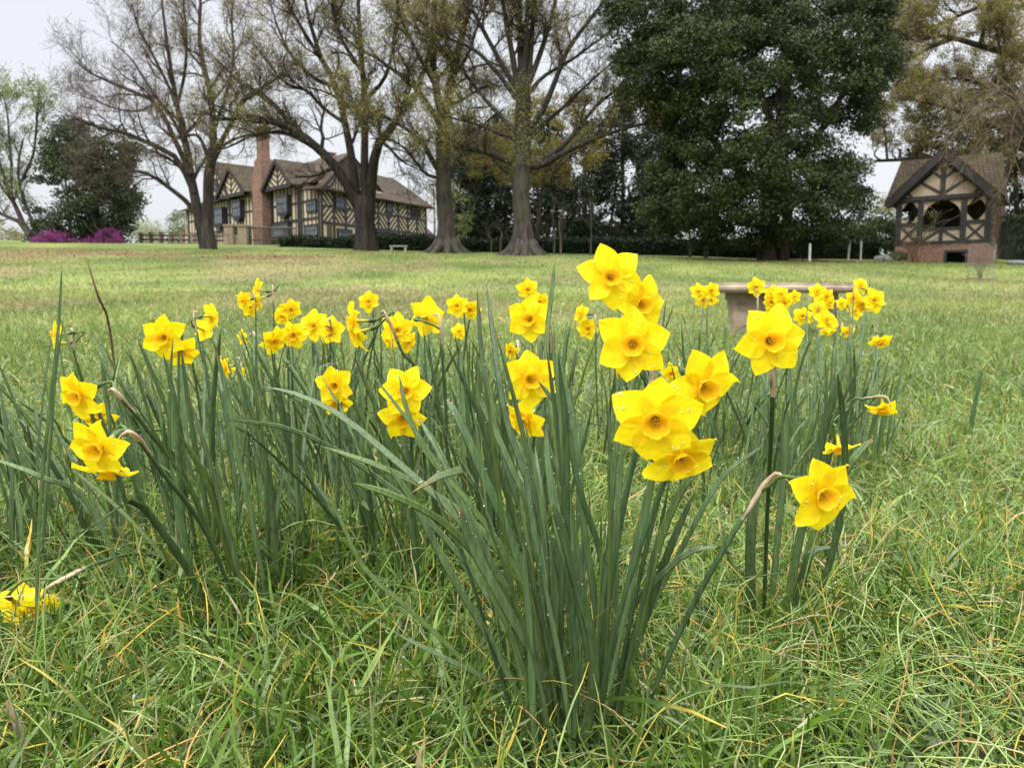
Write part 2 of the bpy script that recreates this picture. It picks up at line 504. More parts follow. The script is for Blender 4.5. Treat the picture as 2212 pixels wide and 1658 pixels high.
def window(par, frame, x0, x1, z0, z1, proud=0.12, nm=4, nt_=1, bracket=False, pane_mat=None):
    f = MB(); w = 0.10
    f.box(x0, x1, -proud, 0.02, z1 - w, z1 + 0.05); f.box(x0, x1, -proud, 0.02, z0 - 0.05, z0 + w)
    f.box(x0, x0 + w, -proud, 0.02, z0 + w, z1 - w); f.box(x1 - w, x1, -proud, 0.02, z0 + w, z1 - w)
    for i in range(1, nm):
        xm = x0 + w + (x1 - x0 - 2 * w) * i / nm
        f.box(xm - 0.03, xm + 0.03, -proud + 0.01, 0.0, z0 + w, z1 - w)
    for i in range(1, nt_ + 1):
        zm = z0 + (z1 - z0) * i / (nt_ + 1) + 0.1
        f.box(x0 + w, x1 - w, -proud + 0.015, -0.002, zm - 0.025, zm + 0.025)
    if bracket:
        xc = (x0 + x1) / 2
        f.prism([(x0 + 0.05, z0 - 0.05), (xc - 0.18, z0 - 0.42), (xc + 0.18, z0 - 0.42), (x1 - 0.05, z0 - 0.05)], -proud + 0.06, 0.01)
    fr = f.build('window', M_FRAME, par, frame=frame)
    g = MB(); g.box(x0 + w * 0.5, x1 - w * 0.5, -proud + 0.05, 0.0, z0 + w * 0.5, z1 - w * 0.5)
    po = g.build('pane', pane_mat or M_GLASS, None)
    po.parent = fr
    return fr

def build_house():
    # ---- left front
    w = MB(); w.plan([(0, 0), (LL, 0), (LL - 7.5 * 0.30, 7.5), (0, 7.5)], ZB - 1, ZE)
    w.build('wall', M_STUCCO, house, frame=FL)
    xg = [LL - 20.2 - 0.2, LL - 15.8]          # gable over the far bay
    gA = (fL(457, 430)[0], fL(502, 430)[0]); gB = (fL(487, 425)[0], fL(543, 425)[0]); gC = (fL(588, 420)[0], fL(643, 410)[0])
    def gable(x0, x1, z0, za, y, back, rmat, nst, chev=True):
        xm = (x0 + x1) / 2
        g = MB(); g.prism([(x0, z0), (x1, z0), (xm, za)], y, y + 0.3)
        go = g.build('gable', M_STUCCO, house, frame=FL)
        t = MB()
        t.box(x0 - 0.1, x1 + 0.1, y - 0.12, y - 0.002, z0 - 0.30, z0 + 0.02)
        n = int((x1 - x0) / 0.42)
        t.bar(xm, z0 + 0.02, xm, za - 0.2, 0.16, y - 0.06, y - 0.001)
        rise = (za - z0) / (xm - x0)
        for k in range(1, nst):
            zz = z0 + (za - z0) * (k / nst) * 0.92
            half = (za - zz) / rise
            if chev:
                for s in (-1, 1):
                    # chevron strips running down towards the middle post
                    xa = xm + s * half * 0.97; zb_ = zz - half * 0.55
                    x_in = xm + s * 0.06
                    if zb_ < z0 + 0.05:
                        f = (zz - z0 - 0.05) / (zz - zb_); x_in = xa + (x_in - xa) * f; zb_ = z0 + 0.05
                    t.bar(xa, zz, x_in, zb_, 0.11, y - 0.045, y - 0.001)
            else:
                for s in (-1, 1): t.bar(xm + s * half, z0 + 0.02, xm + s * half, zz - 0.02, 0.11, y - 0.045, y - 0.001)
        tt = t.build('timber_framing', M_TIMBER, house, frame=FL)
        b = MB()
        for s, xa in ((-1, x0), (1, x1)):
            b.bar(xa + s * 0.35, z0 - 0.35 * rise + 0.06, xm, za + 0.12, 0.24, y - 0.30, y - 0.14)
        b.build('bargeboard', M_TIMBER, house, frame=FL)
        r = MB(); e = 0.45
        for s, xa in ((-1, x0), (1, x1)):
            a = (xa + s * e, y - 0.28, z0 - e * rise + 0.2); bb = (xm, y - 0.28, za + 0.2); c = (xm, back, za + 0.2); dd = (xa + s * e, back, z0 - e * rise + 0.2)
            r.slab(a, bb, c, dd, -0.14 if s < 0 else 0.14)
        r.build('roof', rmat, house, frame=FL)
    gable(gA[0], gA[1] + 0.3, 10.0, 13.0, -0.45, 8.0, M_ROOFG, 7)
    gable(gB[0], gB[1], 10.05, 12.15, -0.62, 5.0, M_ROOFG, 6)
    gable(gC[0], gC[1], 9.9, 11.75, -0.60, 5.0, M_ROOF, 6)
    # jettied fronts below the gables, set proud of the wall
    j = MB()
    for a, b_ in ((gA[0], gB[0] + 1.0), ):
        j.box(a, b_, -0.12, 0.1, 8.9, 10.0)
    # ---- main roof
    r = MB(); x0, x1 = fL(540, 420)[0], LL + 1.2
    x1 = LL
    r.slab((x0, -0.5, 9.75), (x1 - 0.1, -0.5, 9.75), (x1 - 1.6, 4.0, 12.75), (x0, 4.0, 12.75), 0.16)
    r.slab((x1 - 2.9, 8.5, 9.75), (x0, 8.5, 9.75), (x0, 4.0, 12.75), (x1 - 1.6, 4.0, 12.75), 0.16)
    g = MB(); g.add([(x1 - 0.2, 0.2, 9.6), (x1 - 2.7, 8.0, 9.6), (x1 - 1.7, 4.0, 12.6), (x1 - 0.5, 0.2, 9.6), (x1 - 3.0, 8.0, 9.6), (x1 - 2.0, 4.0, 12.6)], None, [(0, 1, 2), (5, 4, 3)]); g.build('roof', M_ROOF, house, frame=FL)
    r.build('roof', M_ROOF, house, frame=FL)
    # lean-to roof at the far left end
    r = MB(); xa = fL(403, 450)[0]; xb = fL(457, 440)[0]
    r.slab((xa - 0.4, -0.5, 9.55), (xb + 0.3, -0.5, 9.55), (xb + 0.3, 3.5, 11.4), (xa + 1.4, 3.5, 11.4), 0.15)
    r.build('roof', M_ROOFG, house, frame=FL)
    # ---- timbers of the left front
    t = MB(); y0, y1 = -0.06, 0.02
    posts = [fL(p, 480)[0] for p in (408, 457, 498, 549, 590.5, 646, 652, 690)]
    for x in posts: t.box(x - 0.14, x + 0.14, -0.09, y1, ZB - 1, ZE + 0.05)
    xs0 = np.arange(0.35, LL - 0.2, 0.62)
    for x in xs0:
        if min(abs(x - p) for p in posts) > 0.28:
            t.box(x - 0.06, x + 0.06, y0 + 0.012, y1, ZM + 0.1, 8.32); t.box(x - 0.06, x + 0.06, y0 + 0.012, y1, 8.46, 9.7)
            t.box(x - 0.06, x + 0.06, y0 + 0.012, y1, ZB - 1, ZM - 0.1)
    for a, b_ in zip(posts[:-1], posts[1:]):
        t.box(a + 0.14, b_ - 0.14, y0 - 0.015, y1, ZM - 0.1, ZM + 0.1)
        t.box(a + 0.14, b_ - 0.14, y0 - 0.005, y1, 8.32, 8.46)
        t.box(a + 0.14, b_ - 0.14, y0 - 0.055, y1, 9.68, ZE + 0.06)
    t.build('timber_framing', M_TIMBER, house, frame=FL)
    # ---- windows of the left front
    def wpx(x0, x1, yt, yb, **k):
        a = fL(x0, (yt + yb) / 2)[0]; b_ = fL(x1, (yt + yb) / 2)[0]; xm = (x0 + x1) / 2
        window(house, FL, a, b_, fL(xm, yb)[1], fL(xm, yt)[1], **k)
    wpx(469, 491, 451, 486, proud=0.55, nm=5, bracket=True)
    wpx(511, 529, 435, 470, proud=0.50, nm=4, bracket=True)
    wpx(608, 631, 424, 462, proud=0.50, nm=5, bracket=True)
    wpx(664, 685, 432, 458, proud=0.15, nm=4)
    wpx(504, 537, 494, 526, proud=0.40, nm=6, nt_=1)
    wpx(591, 630, 485, 513, proud=0.40, nm=7, nt_=1)
    wpx(659, 688, 486, 514, proud=0.12, nm=5)
    wpx(413, 430, 505, 528, proud=0.12, nm=3)
    window(house, FL, fL(473, 400)[0], fL(482, 400)[0], fL(477, 412)[1], fL(477, 389)[1], proud=0.56, nm=2)
    # ---- chimneys
    def chimney(xc, yc, zs, mat):
        c = MB()
        prev = None
        for z0, z1, hw, hd in zs: c.box(xc - hw, xc + hw, yc - hd, yc + hd, z0, z1)
        c.build('chimney', mat, house, frame=FL)
    xc = fL(573, 400)[0]
    chimney(xc, -0.1, [(ZB - 1, 11.2, 0.84, 0.70), (11.2, 11.5, 0.76, 0.64), (11.5, 12.4, 0.64, 0.56), (12.4, 12.55, 0.54, 0.46), (12.55, 14.4, 0.44, 0.38), (14.4, 14.52, 0.57, 0.49), (14.52, 14.9, 0.50, 0.42), (14.9, 15.02, 0.58, 0.50), (15.02, 15.15, 0.66, 0.58)], M_BRICKC)
    chimney(fL(606, 370)[0] - 1.0, 5.2, [(9, 12.9, 0.75, 0.5), (12.9, 13.05, 0.85, 0.6), (13.05, 13.4, 0.6, 0.4), (13.4, 13.5, 0.7, 0.5)], M_BRICKC)
    d = MB(); d.tube([(xc + 1.2, -0.16, ZB), (xc + 1.2, -0.16, 9.7)], 0.06, 6); d.tube([(xc - 1.25, -0.16, ZB), (xc - 1.25, -0.16, 9.7)], 0.06, 6)
    d.box(xc + 1.0, xc + 1.4, -0.36, -0.05, 9.7, 10.3)
    d.build('drainpipe', M_FRAME, house, frame=FL)
    # ---- right front with diagonal timbering
    RL = 14.0; ZT = 9.25
    w = MB(); w.plan([(0.02, 0), (RL, 0), (RL, 6.5), (6.5 * 0.30 + 0.02, 6.5)], ZB - 1, ZT); w.build('wall', M_STUCCO, house, frame=FR)
    r = MB()
    r.slab((0.3, -0.55, ZT - 0.1), (RL + 0.7, -0.55, ZT - 0.1), (RL - 0.6, 3.3, 12.0), (3.9, 3.3, 12.0), 0.16)
    r.slab((RL + 0.7, 7.1, ZT - 0.1), (7.5, 7.1, ZT - 0.1), (3.9, 3.3, 12.0), (RL - 0.6, 3.3, 12.0), 0.16)
    r.slab((RL + 0.7, -0.55, ZT - 0.1), (RL + 0.7, 7.1, ZT - 0.1), (RL - 0.59, 3.32, 12.0), (RL - 0.61, 3.28, 12.0), 0.12)
    r.build('roof', M_ROOF, house, frame=FR)
    t = MB()
    zr = [6.65, 7.95, ZT - 0.12]
    xp = np.linspace(0.12, RL - 0.1, 11)
    for x in xp: t.box(x - 0.11, x + 0.11, -0.08, 0.02, ZB - 1, ZT - 0.2)
    for a, b_ in zip(xp[:-1], xp[1:]):
        t.box(a + 0.11, b_ - 0.11, -0.07, 0.02, zr[0] - 0.12, zr[0] + 0.08); t.box(a + 0.11, b_ - 0.11, -0.07, 0.02, zr[1] - 0.07, zr[1] + 0.07)
        t.box(a + 0.11, b_ - 0.11, -0.10, 0.02, ZT - 0.2, ZT)
    for r_, (za, zb_) in enumerate(((zr[0] + 0.08, zr[1] - 0.07), (zr[1] + 0.07, ZT - 0.2))):
        for i, (a, b_) in enumerate(zip(xp[:-1] + 0.11, xp[1:] - 0.11)):
            s = 1 if (i + r_) % 2 == 0 else -1
            H = zb_ - za; Wd = b_ - a
            for o in np.arange(-Wd, H, 0.50):
                # diagonal z = za + o + s*(x - edge), clipped to the panel
                p0 = max(0.0, -o); p1 = min(Wd, H - o)
                if p1 - p0 < 0.12: continue
                X0, X1 = (a + p0, a + p1) if s > 0 else (b_ - p0, b_ - p1)
                t.bar(X0, za + o + p0, X1, za + o + p1, 0.145, -0.05, 0.0)
    t.build('timber_framing', M_TIMBER, house, frame=FR)
    # gable at the corner end of the right front
    x0, x1, za = 0.0, 3.5, 10.75; xm = 1.75
    g = MB(); g.prism([(x0, ZT), (x1, ZT), (xm, za)], -0.3, 0.4); g.build('gable', M_STUCCO, house, frame=FR)
    t = MB(); t.box(x0, x1, -0.42, -0.302, ZT - 0.2, ZT + 0.02); t.bar(xm, ZT, xm, za - 0.2, 0.14, -0.36, -0.302)
    for k in range(1, 5):
        h = k * 0.36
        for s in (-1, 1): t.bar(xm + s * h, ZT + 0.02, xm + s * (h * 0.55), ZT + 0.02 + (za - ZT) * (1 - h / 1.75) * 0.95, 0.11, -0.345, -0.301)
    t.build('timber_framing', M_TIMBER, house, frame=FR)
    b = MB()
    for s, xa in ((-1, x0), (1, x1)): b.bar(xa + s * 0.3, ZT - 0.2, xm, za + 0.1, 0.22, -0.55, -0.43)
    b.build('bargeboard', M_TIMBER, house, frame=FR)
    r = MB()
    for s, xa in ((-1, x0), (1, x1)):
        r.slab((xa + s * 0.4, -0.54, ZT - 0.18), (xm, -0.54, za + 0.2), (xm, 1.5, za + 0.2), (xa + s * 0.4, 1.5, ZT - 0.18), -0.12 if s < 0 else 0.12)
    r.build('roof', M_ROOF, house, frame=FR)
    def wr(x0, x1, yt, yb, **k):
        a = fR(x0, (yt + yb) / 2)[0]; b_ = fR(x1, (yt + yb) / 2)[0]; xm = (x0 + x1) / 2
        window(house, FR, a, b_, fR(xm, yb)[1], fR(xm, yt)[1], **k)
    wr(722, 742, 427, 451, proud=0.2, nm=4)
    wr(833, 846, 440, 459, proud=0.14, nm=3)
    wr(886, 906, 451, 472, proud=0.14, nm=4, pane_mat=M_DARK)  # dark opening: near-black pane stands for the shade within
    wr(727, 758, 496, 514, proud=0.2, nm=6)
    wr(812, 850, 500, 514, proud=0.14, nm=6, pane_mat=M_DARK)
    dm = MB(); a = fR(706, 505)[0]; b_ = fR(716, 505)[0]; dm.box(a, b_, -0.10, 0.02, ZB, 6.5); dm.build('door', M_BTIMBER, house, frame=FR)
    # low outbuilding roof at the far right end
    w = MB(); w.box(RL + 0.05, RL + 4.5, 2.2, 6, ZB - 1, 6.6); w.build('annex_wall', M_STUCCO, house, frame=FR)
    t = MB()
    for k in range(8): t.bar(RL + 0.2 + k * 0.5, 5.6, RL + 0.6 + k * 0.5, 6.5, 0.12, 2.13, 2.21)
    t.build('timber_framing', M_TIMBER, house, frame=FR)
    r = MB(); r.slab((RL + 0.0, 1.8, 6.5), (RL + 4.9, 1.8, 6.5), (RL + 4.9, 4.1, 8.3), (RL + 0.0, 4.1, 8.3), 0.14); r.build('annex_roof', M_ROOF, house, frame=FR)
build_house()

# terrace fence in front of the house
def terrace():
    t = thing('terrace_fence', 'dark wooden terrace fence with cream brick piers in front of the manor house', 'fence', GP(530, 58))
    pxs = [(500, 532), (541, 508)]
    A = GP(497, 57); B_ = GP(640, 58)
    ps = [A + (B_ - A) * k for k in (0.0, 0.2, 0.55, 1.0)]
    for k in (0, 1):
        m = MB(); m.box(ps[k][0] - 0.32, ps[k][0] + 0.32, ps[k][1] - 0.3, ps[k][1] + 0.3, ps[k][2] - 0.4, ps[k][2] + 1.30); m.box(ps[k][0] - 0.38, ps[k][0] + 0.38, ps[k][1] - 0.36, ps[k][1] + 0.36, ps[k][2] + 1.30, ps[k][2] + 1.42)
        m.build('pier', M_STONE, t)
    r = MB()
    for h in (0.35, 1.25):
        r.tube([ps[0] + (0, 0, h), ps[3] + (0, 0, h)], 0.055, 4)
    r.build('rail', M_BTIMBER, t)
    b = MB()
    for k in np.linspace(0.03, 0.98, 30):
        p = ps[0] + (ps[3] - ps[0]) * k
        b.box(p[0] - 0.03, p[0] + 0.03, p[1] - 0.03, p[1] + 0.03, p[2], p[2] + 1.25)
    b.build('baluster', M_BTIMBER, t)
    w = MB(); p, q = ps[0], ps[1]
    w.box(p[0] + 0.33, q[0] - 0.33, p[1] - 0.05, p[1] + 0.15, p[2] - 0.5, p[2] + 0.7); w.build('low_wall', M_STONE, t)
    # lower post-and-rail run to the left
    A = GP(306, 60); B_ = GP(490, 56)
    t = thing('rail_fence', 'low dark rail fence on short pale posts at the left end of the lawn', 'fence', (A + B_) / 2)
    n = 9
    for k in range(n):
        p = A + (B_ - A) * k / (n - 1); p[2] = gz(p[0], p[1])
        m = MB(); m.box(p[0] - 0.15, p[0] + 0.15, p[1] - 0.15, p[1] + 0.15, p[2] - 0.2, p[2] + 0.75); m.box(p[0] - 0.18, p[0] + 0.18, p[1] - 0.18, p[1] + 0.18, p[2] + 0.75, p[2] + 0.82)
        m.build('post', M_STONE, t)
    r = MB()
    for h in (0.3, 0.62):
        r.tube([A + (0, -0.1, h), B_ + (0, -0.1, h)], 0.07, 4)
    r.build('rail', M_BTIMBER, t)
terrace()

# ---------------------------------------------------------------- garden pavilion
def pavilion():
    c = P(2035, 560, 43.0)[:2]
    d = np.array([0.819, -0.574]); inn = np.array([0.574, 0.819])
    W_, D_ = 5.6, 4.4
    # front left / right corners from the picture
    def t_of(px):
        return fpx(c, d, px, 500)[0]
    xl, xr = t_of(1939), t_of(2132)
    O = np.array([*(c + d * xl), 0.0]); W_ = xr - xl
    F = (O, math.atan2(d[1], d[0]))
    g0 = float(gz(c[0], c[1])) - 0.1
    fx = lambda px, py: fpx(O, d, px, py)
    zb = fx(1960, 531)[1]; zr = fx(1960, 487)[1]; ze = fx(1960, 437)[1]; za = fx(2034, 333)[1]
    t = thing('garden_pavilion', 'small half-timbered garden pavilion on a brick base under a shingled roof', 'pavilion', (*(c + inn * 1.5), g0))
    # brick base with a dark opening
    b = MB(); o0, o1 = fx(2040, 550)[0], fx(2089, 550)[0]; zo = fx(2060, 541)[1]
    b.box(-0.1, o0, -0.1, 0.3, g0 - 0.4, zb); b.box(o1, W_ + 0.1, -0.1, 0.3, g0 - 0.4, zb); b.box(o0, o1, -0.1, 0.3, zo, zb)
    b.box(-0.1, 0.25, 0.3, D_, g0 - 0.4, zb); b.box(W_ - 0.25, W_ + 0.1, 0.3, D_ + 0.1, g0 - 0.4, zb); b.box(-0.1, W_ - 0.25, D_, D_ + 0.1, g0 - 0.4, zb)
    b.build('brick_base', M_BRICK, t, frame=F)
    k = MB(); k.box(o0 - 0.02, o0 + 0.1, -0.16, 0.2, g0 - 0.3, zo + 0.02); k.box(o1 - 0.1, o1 + 0.02, -0.16, 0.2, g0 - 0.3, zo + 0.02); k.box(o0 + 0.1, o1 - 0.1, -0.16, 0.2, zo - 0.1, zo + 0.02)
    k.build('hatch_frame', M_FRAME, t, frame=F)
    k = MB(); k.box(o0, o1, 0.8, 1.0, g0 - 0.3, zo); k.build('dark_backing', M_DARK, t, frame=F)  # near-black sheet behind the opening, painted in place of shade
    fl = MB(); fl.box(0.0, W_, 0.0, D_, zb - 0.03, zb + 0.12); fl.build('floor', M_BTIMBER, t, frame=F)
    p1, p2 = fx(1986, 500)[0], fx(2079, 500)[0]
    tm = MB(); pw = 0.15
    for x in (0.0, p1, p2, W_):
        tm.box(x - pw, x + pw, -0.08, 0.14, zb + 0.12, ze)
    for x in (0.0, W_ / 2, W_):
        rp = MB(); rp.box(x - pw, x + pw, D_ - 0.2, D_ - 0.045, zb + 0.12, ze); rp.build('rear_post', M_TIMBER, t, frame=F)
    tm.box(-0.2, W_ + 0.2, -0.12, 0.16, ze - 0.02, ze + 0.26)
    tm.box(-0.2, W_ + 0.2, -0.12, 0.16, zb - 0.0, zb + 0.2)
    for a, q in ((0.15, p1 - 0.15), (p2 + 0.15, W_ - 0.15)):
        tm.box(a, q, -0.06, 0.12, zr - 0.08, zr + 0.12)
        tm.bar(a, zb + 0.2, q, zr - 0.08, 0.12, -0.05, 0.0); tm.bar(a, zr - 0.08, q, zb + 0.2, 0.12, -0.048, -0.002)
    zl = zb + 0.2 + (zr - zb) * 0.52; xm = (p1 + p2) / 2
    tm.box(p1 + 0.15, p2 - 0.15, -0.07, 0.12, zl, zl + 0.14)
    tm.box(xm - 0.1, xm + 0.1, -0.06, 0.1, zb + 0.2, zl)
    tm.bar(p1 + 0.15, zb + 0.22, xm - 0.1, zl - 0.03, 0.12, -0.05, 0.0); tm.bar(p2 - 0.15, zb + 0.22, xm + 0.1, zl - 0.03, 0.12, -0.05, 0.0)
    tm.build('timber_frame', M_TIMBER, t, frame=F)
    tm = MB()
    for y in (1.4, 2.8): tm.box(W_ - 0.06, W_ + 0.14, y - 0.1, y + 0.1, zb + 0.12, ze)
    tm.box(W_ - 0.05, W_ + 0.13, 0.15, D_ - 0.2, zr - 0.08, zr + 0.1); tm.box(W_ - 0.05, W_ + 0.15, 0.15, D_ - 0.2, zb - 0.02, zb + 0.2); tm.box(W_ - 0.05, W_ + 0.15, 0.15, D_ - 0.2, ze, ze + 0.2)
    tm.build('side_timber', M_TIMBER, t, frame=F)
    # plaster infill
    for a, q in ((0.15, p1 - 0.15), (p2 + 0.15, W_ - 0.15)):
        pl = MB()
        pl.box(a, q, 0.0, 0.1, zb + 0.2, zr - 0.08)
        h = ze - 0.02 - zr - 0.12; z0 = zr + 0.12; cw = (q - a) * 0.36; ch = h * 0.34
        for sx, ex in ((a, a + cw), (q, q - cw)):
            for sz, ez in ((z0, z0 + ch), (ze - 0.02, ze - 0.02 - ch)):
                pl.prism([(sx, sz), (ex, sz), ((sx + ex) / 2 * 0.9 + sx * 0.1, (sz + ez) / 2), (sx, ez)], 0.0, 0.1)
        pl.build('plaster_panel', M_STUCCO2, t, frame=F)
    pl = MB(); pl.box(p1 + 0.15, p2 - 0.15, 0.002, 0.1, zb + 0.2, zl); pl.build('plaster_panel', M_STUCCO2, t, frame=F)
    pl = MB()
    r_ = (p2 - p1) / 2 - 0.15; zs = ze - 0.85
    for s in (-1, 1):                       # spandrels of the arch
        arc = [(xm + s * r_ * cos(a), zs + 0.8 * sin(a)) for a in np.linspace(0, radians(62), 7)]
        for i in range(6):
            (ax, az), (bx, bz) = arc[i], arc[i + 1]
            pl.prism([(xm + s * r_, az), (ax, az), (bx, bz), (xm + s * r_, bz)], 0.001, 0.1)
        pl.prism([(xm + s * r_, arc[-1][1]), (arc[-1][0], arc[-1][1]), (arc[-1][0] - s * 0.15, ze - 0.02), (xm + s * r_, ze - 0.02)], 0.001, 0.1)
    pl.build('arch_spandrel', M_STUCCO2, t, frame=F)
    pl = MB()
    for a, q in ((0.15, 1.3), (1.5, 2.7), (2.9, D_ - 0.2)):
        pl.box(W_ - 0.02, W_ + 0.08, a, q, zb + 0.2, zr - 0.08)
        pl.box(W_ - 0.02, W_ + 0.08, a, a + 0.3, zr + 0.1, ze); pl.box(W_ - 0.02, W_ + 0.08, q - 0.3, q, zr + 0.1, ze)
    pl.build('side_panel', M_STUCCO2, t, frame=F)
    # gable over the front
    hw = W_ / 2; gx = W_ / 2 - 0.05; zg = ze + 0.26
    gp = MB(); gp.prism([(0.25, zg), (W_ - 0.25, zg), (gx, za - 0.55)], 0.0, 0.12); gp.build('gable', M_STUCCO2, t, frame=F)
    gt = MB(); gt.box(gx - 0.13, gx + 0.13, -0.07, 0.05, zg, za - 0.7)
    H = za - zg
    for s in (-1, 1):
        gt.bar(gx + s * 0.05, zg + 0.1, gx + s * 1.35, zg + H * 0.42, 0.14, -0.05, -0.001)
        gt.bar(gx + s * 0.1, zg + H * 0.43, gx + s * 0.75, zg + H * 0.66, 0.12, -0.05, -0.001)
        gt.bar(gx + s * 1.5, zg + 0.05, gx + s * 2.05, zg + H * 0.21, 0.12, -0.05, -0.001)
    gt.build('gable_timber', M_TIMBER, t, frame=F)
    bb = MB(); ex = hw + 0.55; slope = H / (hw + 0.05)
    zlow = za - slope * ex
    for s in (-1, 1):
        bb.bar(gx + s * ex, zlow, gx, za, 0.34, -0.55, -0.38)
        bb.bar(gx + s * (ex - 0.2), zlow - 0.0, gx, za - 0.28, 0.16, -0.36, -0.2)
    bb.build('bargeboard', M_TIMBER, t, frame=F)
    # roof: cross ridge running along the front plus the front gable
    r = MB(); yr = 2.2; zrg = za + 0.18
    r.slab((-0.75, -0.15, ze + 0.05), (W_ + 0.65, -0.15, ze + 0.05), (W_ + 0.35, yr, zrg), (-0.35, yr, zrg), 0.14)
    r.slab((W_ + 0.65, D_ + 0.5, ze + 0.05), (-0.75, D_ + 0.5, ze + 0.05), (-0.35, yr, zrg), (W_ + 0.35, yr, zrg), 0.14)
    r.slab((-0.75, D_ + 0.5, ze + 0.05), (-0.75, -0.15, ze + 0.05), (-0.36, yr, zrg), (-0.34, yr + 0.02, zrg), 0.12)
    r.slab((W_ + 0.65, -0.15, ze + 0.05), (W_ + 0.65, D_ + 0.5, ze + 0.05), (W_ + 0.36, yr, zrg), (W_ + 0.34, yr - 0.02, zrg), 0.12)
    for s in (-1, 1):
        a = (gx + s * ex, -0.5, zlow + 0.2); b2 = (gx, -0.5, za + 0.22); c2 = (gx, 2.2, za + 0.22); d2 = (gx + s * ex, 1.2, zlow + 0.2)
        r.slab(a, b2, c2, d2, -0.13 if s < 0 else 0.13)
    r.build('roof', M_ROOFG, t, frame=F)
    # balustrade and dark back wall inside
    q = MB(); zc = zb + 0.12
    q.box(p1, p2, D_ - 0.16, D_ - 0.06, zc + 0.95, zc + 1.05); q.box(p1, p2, D_ - 0.16, D_ - 0.06, zc + 0.1, zc + 0.18)
    for x in np.arange(p1 + 0.1, p2, 0.16): q.box(x - 0.03, x + 0.03, D_ - 0.14, D_ - 0.08, zc + 0.18, zc + 0.95)
    q.build('balustrade', M_FRAME, t, frame=F)
    q = MB(); q.box(0.0, W_, D_ - 0.04, D_ + 0.08, zc, zc + 1.5); q.box(0, p1 * 1.3, D_ - 0.04, D_ + 0.08, zc + 1.5, ze); q.box(p2, W_, D_ - 0.04, D_ + 0.08, zc + 1.5, ze)
    q.box(p1 * 1.3, p2, D_ - 0.04, D_ + 0.08, ze - 0.8, ze)
    q.build('back_wall', M_BTIMBER, t, frame=F)
    q = MB(); q.box(0.2, W_ - 0.2, 0.2, D_ - 0.3, ze + 0.2, ze + 0.26); q.build('ceiling', M_BTIMBER, t, frame=F)
    q = MB(); x = -0.45
    q.box(x - 0.07, x + 0.07, yr - 0.07, yr + 0.07, zrg, zrg + 0.7); q.build('finial', M_TIMBER, t, frame=F)
    return F
pavilion()

# ---------------------------------------------------------------- stone bench in the lawn
def bench():
    Y = 6.4
    cl = P(1545, 622, 6.15); cr = P(1818, 622, 6.6)
    base = GP(1680, Y); top = P(1680, 613, Y)[2]
    t = thing('stone_bench', 'curved weathered stone bench standing in the lawn behind the daffodils', 'bench', base)
    # curved seat: an arc bulging away from the viewer at its middle
    m = (cl + cr) / 2; ch = cr - cl; L = np.linalg.norm(ch[:2]); u = ch / L; u[2] = 0; n = np.array([-u[1], u[0], 0])
    sb = MB(); N = 22
    prof = [(-0.19, -0.075), (-0.205, -0.055), (-0.205, -0.035), (-0.19, -0.022), (-0.185, 0.0), (0.185, 0.0), (0.19, -0.022), (0.205, -0.035), (0.205, -0.055), (0.19, -0.075)]
    V = []
    for i in range(N + 1):
        s = (i / N - 0.5) * L; off = -0.22 * (1 - (2 * s / L) ** 2)
        tg = norm(u + n * (0.22 * 8 * s / L ** 2)); nn = np.array([-tg[1], tg[0], 0])
        p = m + u * s + n * off
        for a, z in prof: V.append((p[0] + nn[0] * a, p[1] + nn[1] * a, top + z))
    K = len(prof); idx = np.arange((N + 1) * K).reshape(N + 1, K)
    F = np.stack([idx[:-1], np.roll(idx[:-1], -1, 1), np.roll(idx[1:], -1, 1), idx[1:]], -1).reshape(-1, 4)
    T = [(0, i + 1, i) for i in range(1, K - 1)] + [(N * K, N * K + i, N * K + i + 1) for i in range(1, K - 1)]
    sb.add(V, F, T); sb.build('seat', M_STONE, t)
    for fr, ang, wdt in ((0.19, radians(4), 0.15), (0.78, radians(62), 0.15)):
        s = (fr - 0.5) * L; off = -0.22 * (1 - (2 * s / L) ** 2); p = m + u * s + n * off
        g = float(gz(p[0], p[1])) - 0.03; h = top - 0.075 - g
        lb = MB()
        pf = [(0.180, 0), (0.180, 0.05), (0.160, 0.08), (0.155, 0.15), (0.163, 0.24), (0.182, h - 0.06), (0.195, h - 0.045), (0.195, h)]
        V = []
        for hw, z in pf:
            for sx, sy in ((-1, -1), (1, -1), (1, 1), (-1, 1)):
                V.append((sx * hw, sy * 0.055, z))
        V = np.array(V); k2 = len(pf); idx = np.arange(k2 * 4).reshape(k2, 4)
        F = np.stack([idx[:-1], np.roll(idx[:-1], -1, 1), np.roll(idx[1:], -1, 1), idx[1:]], -1).reshape(-1, 4)
        R = np.array([[cos(ang), -sin(ang), 0], [sin(ang), cos(ang), 0], [0, 0, 1]])
        lb.add(V @ R.T + np.array([p[0], p[1], g]), F)
        # carved scrolls on the face
        for sx, zz, rr in ((-0.07, 0.11, 0.035), (0.07, 0.11, 0.035), (0.0, 0.20, 0.04), (-0.09, 0.29, 0.03), (0.09, 0.29, 0.03)):
            pts = np.array([(sx + rr * cos(a), -0.058, zz + rr * sin(a)) for a in np.linspace(0, 2 * pi, 13)])
            lb.tube(pts @ R.T + np.array([p[0], p[1], g]), 0.005, 5)
        lb.build('pedestal', M_STONE, t)
bench()

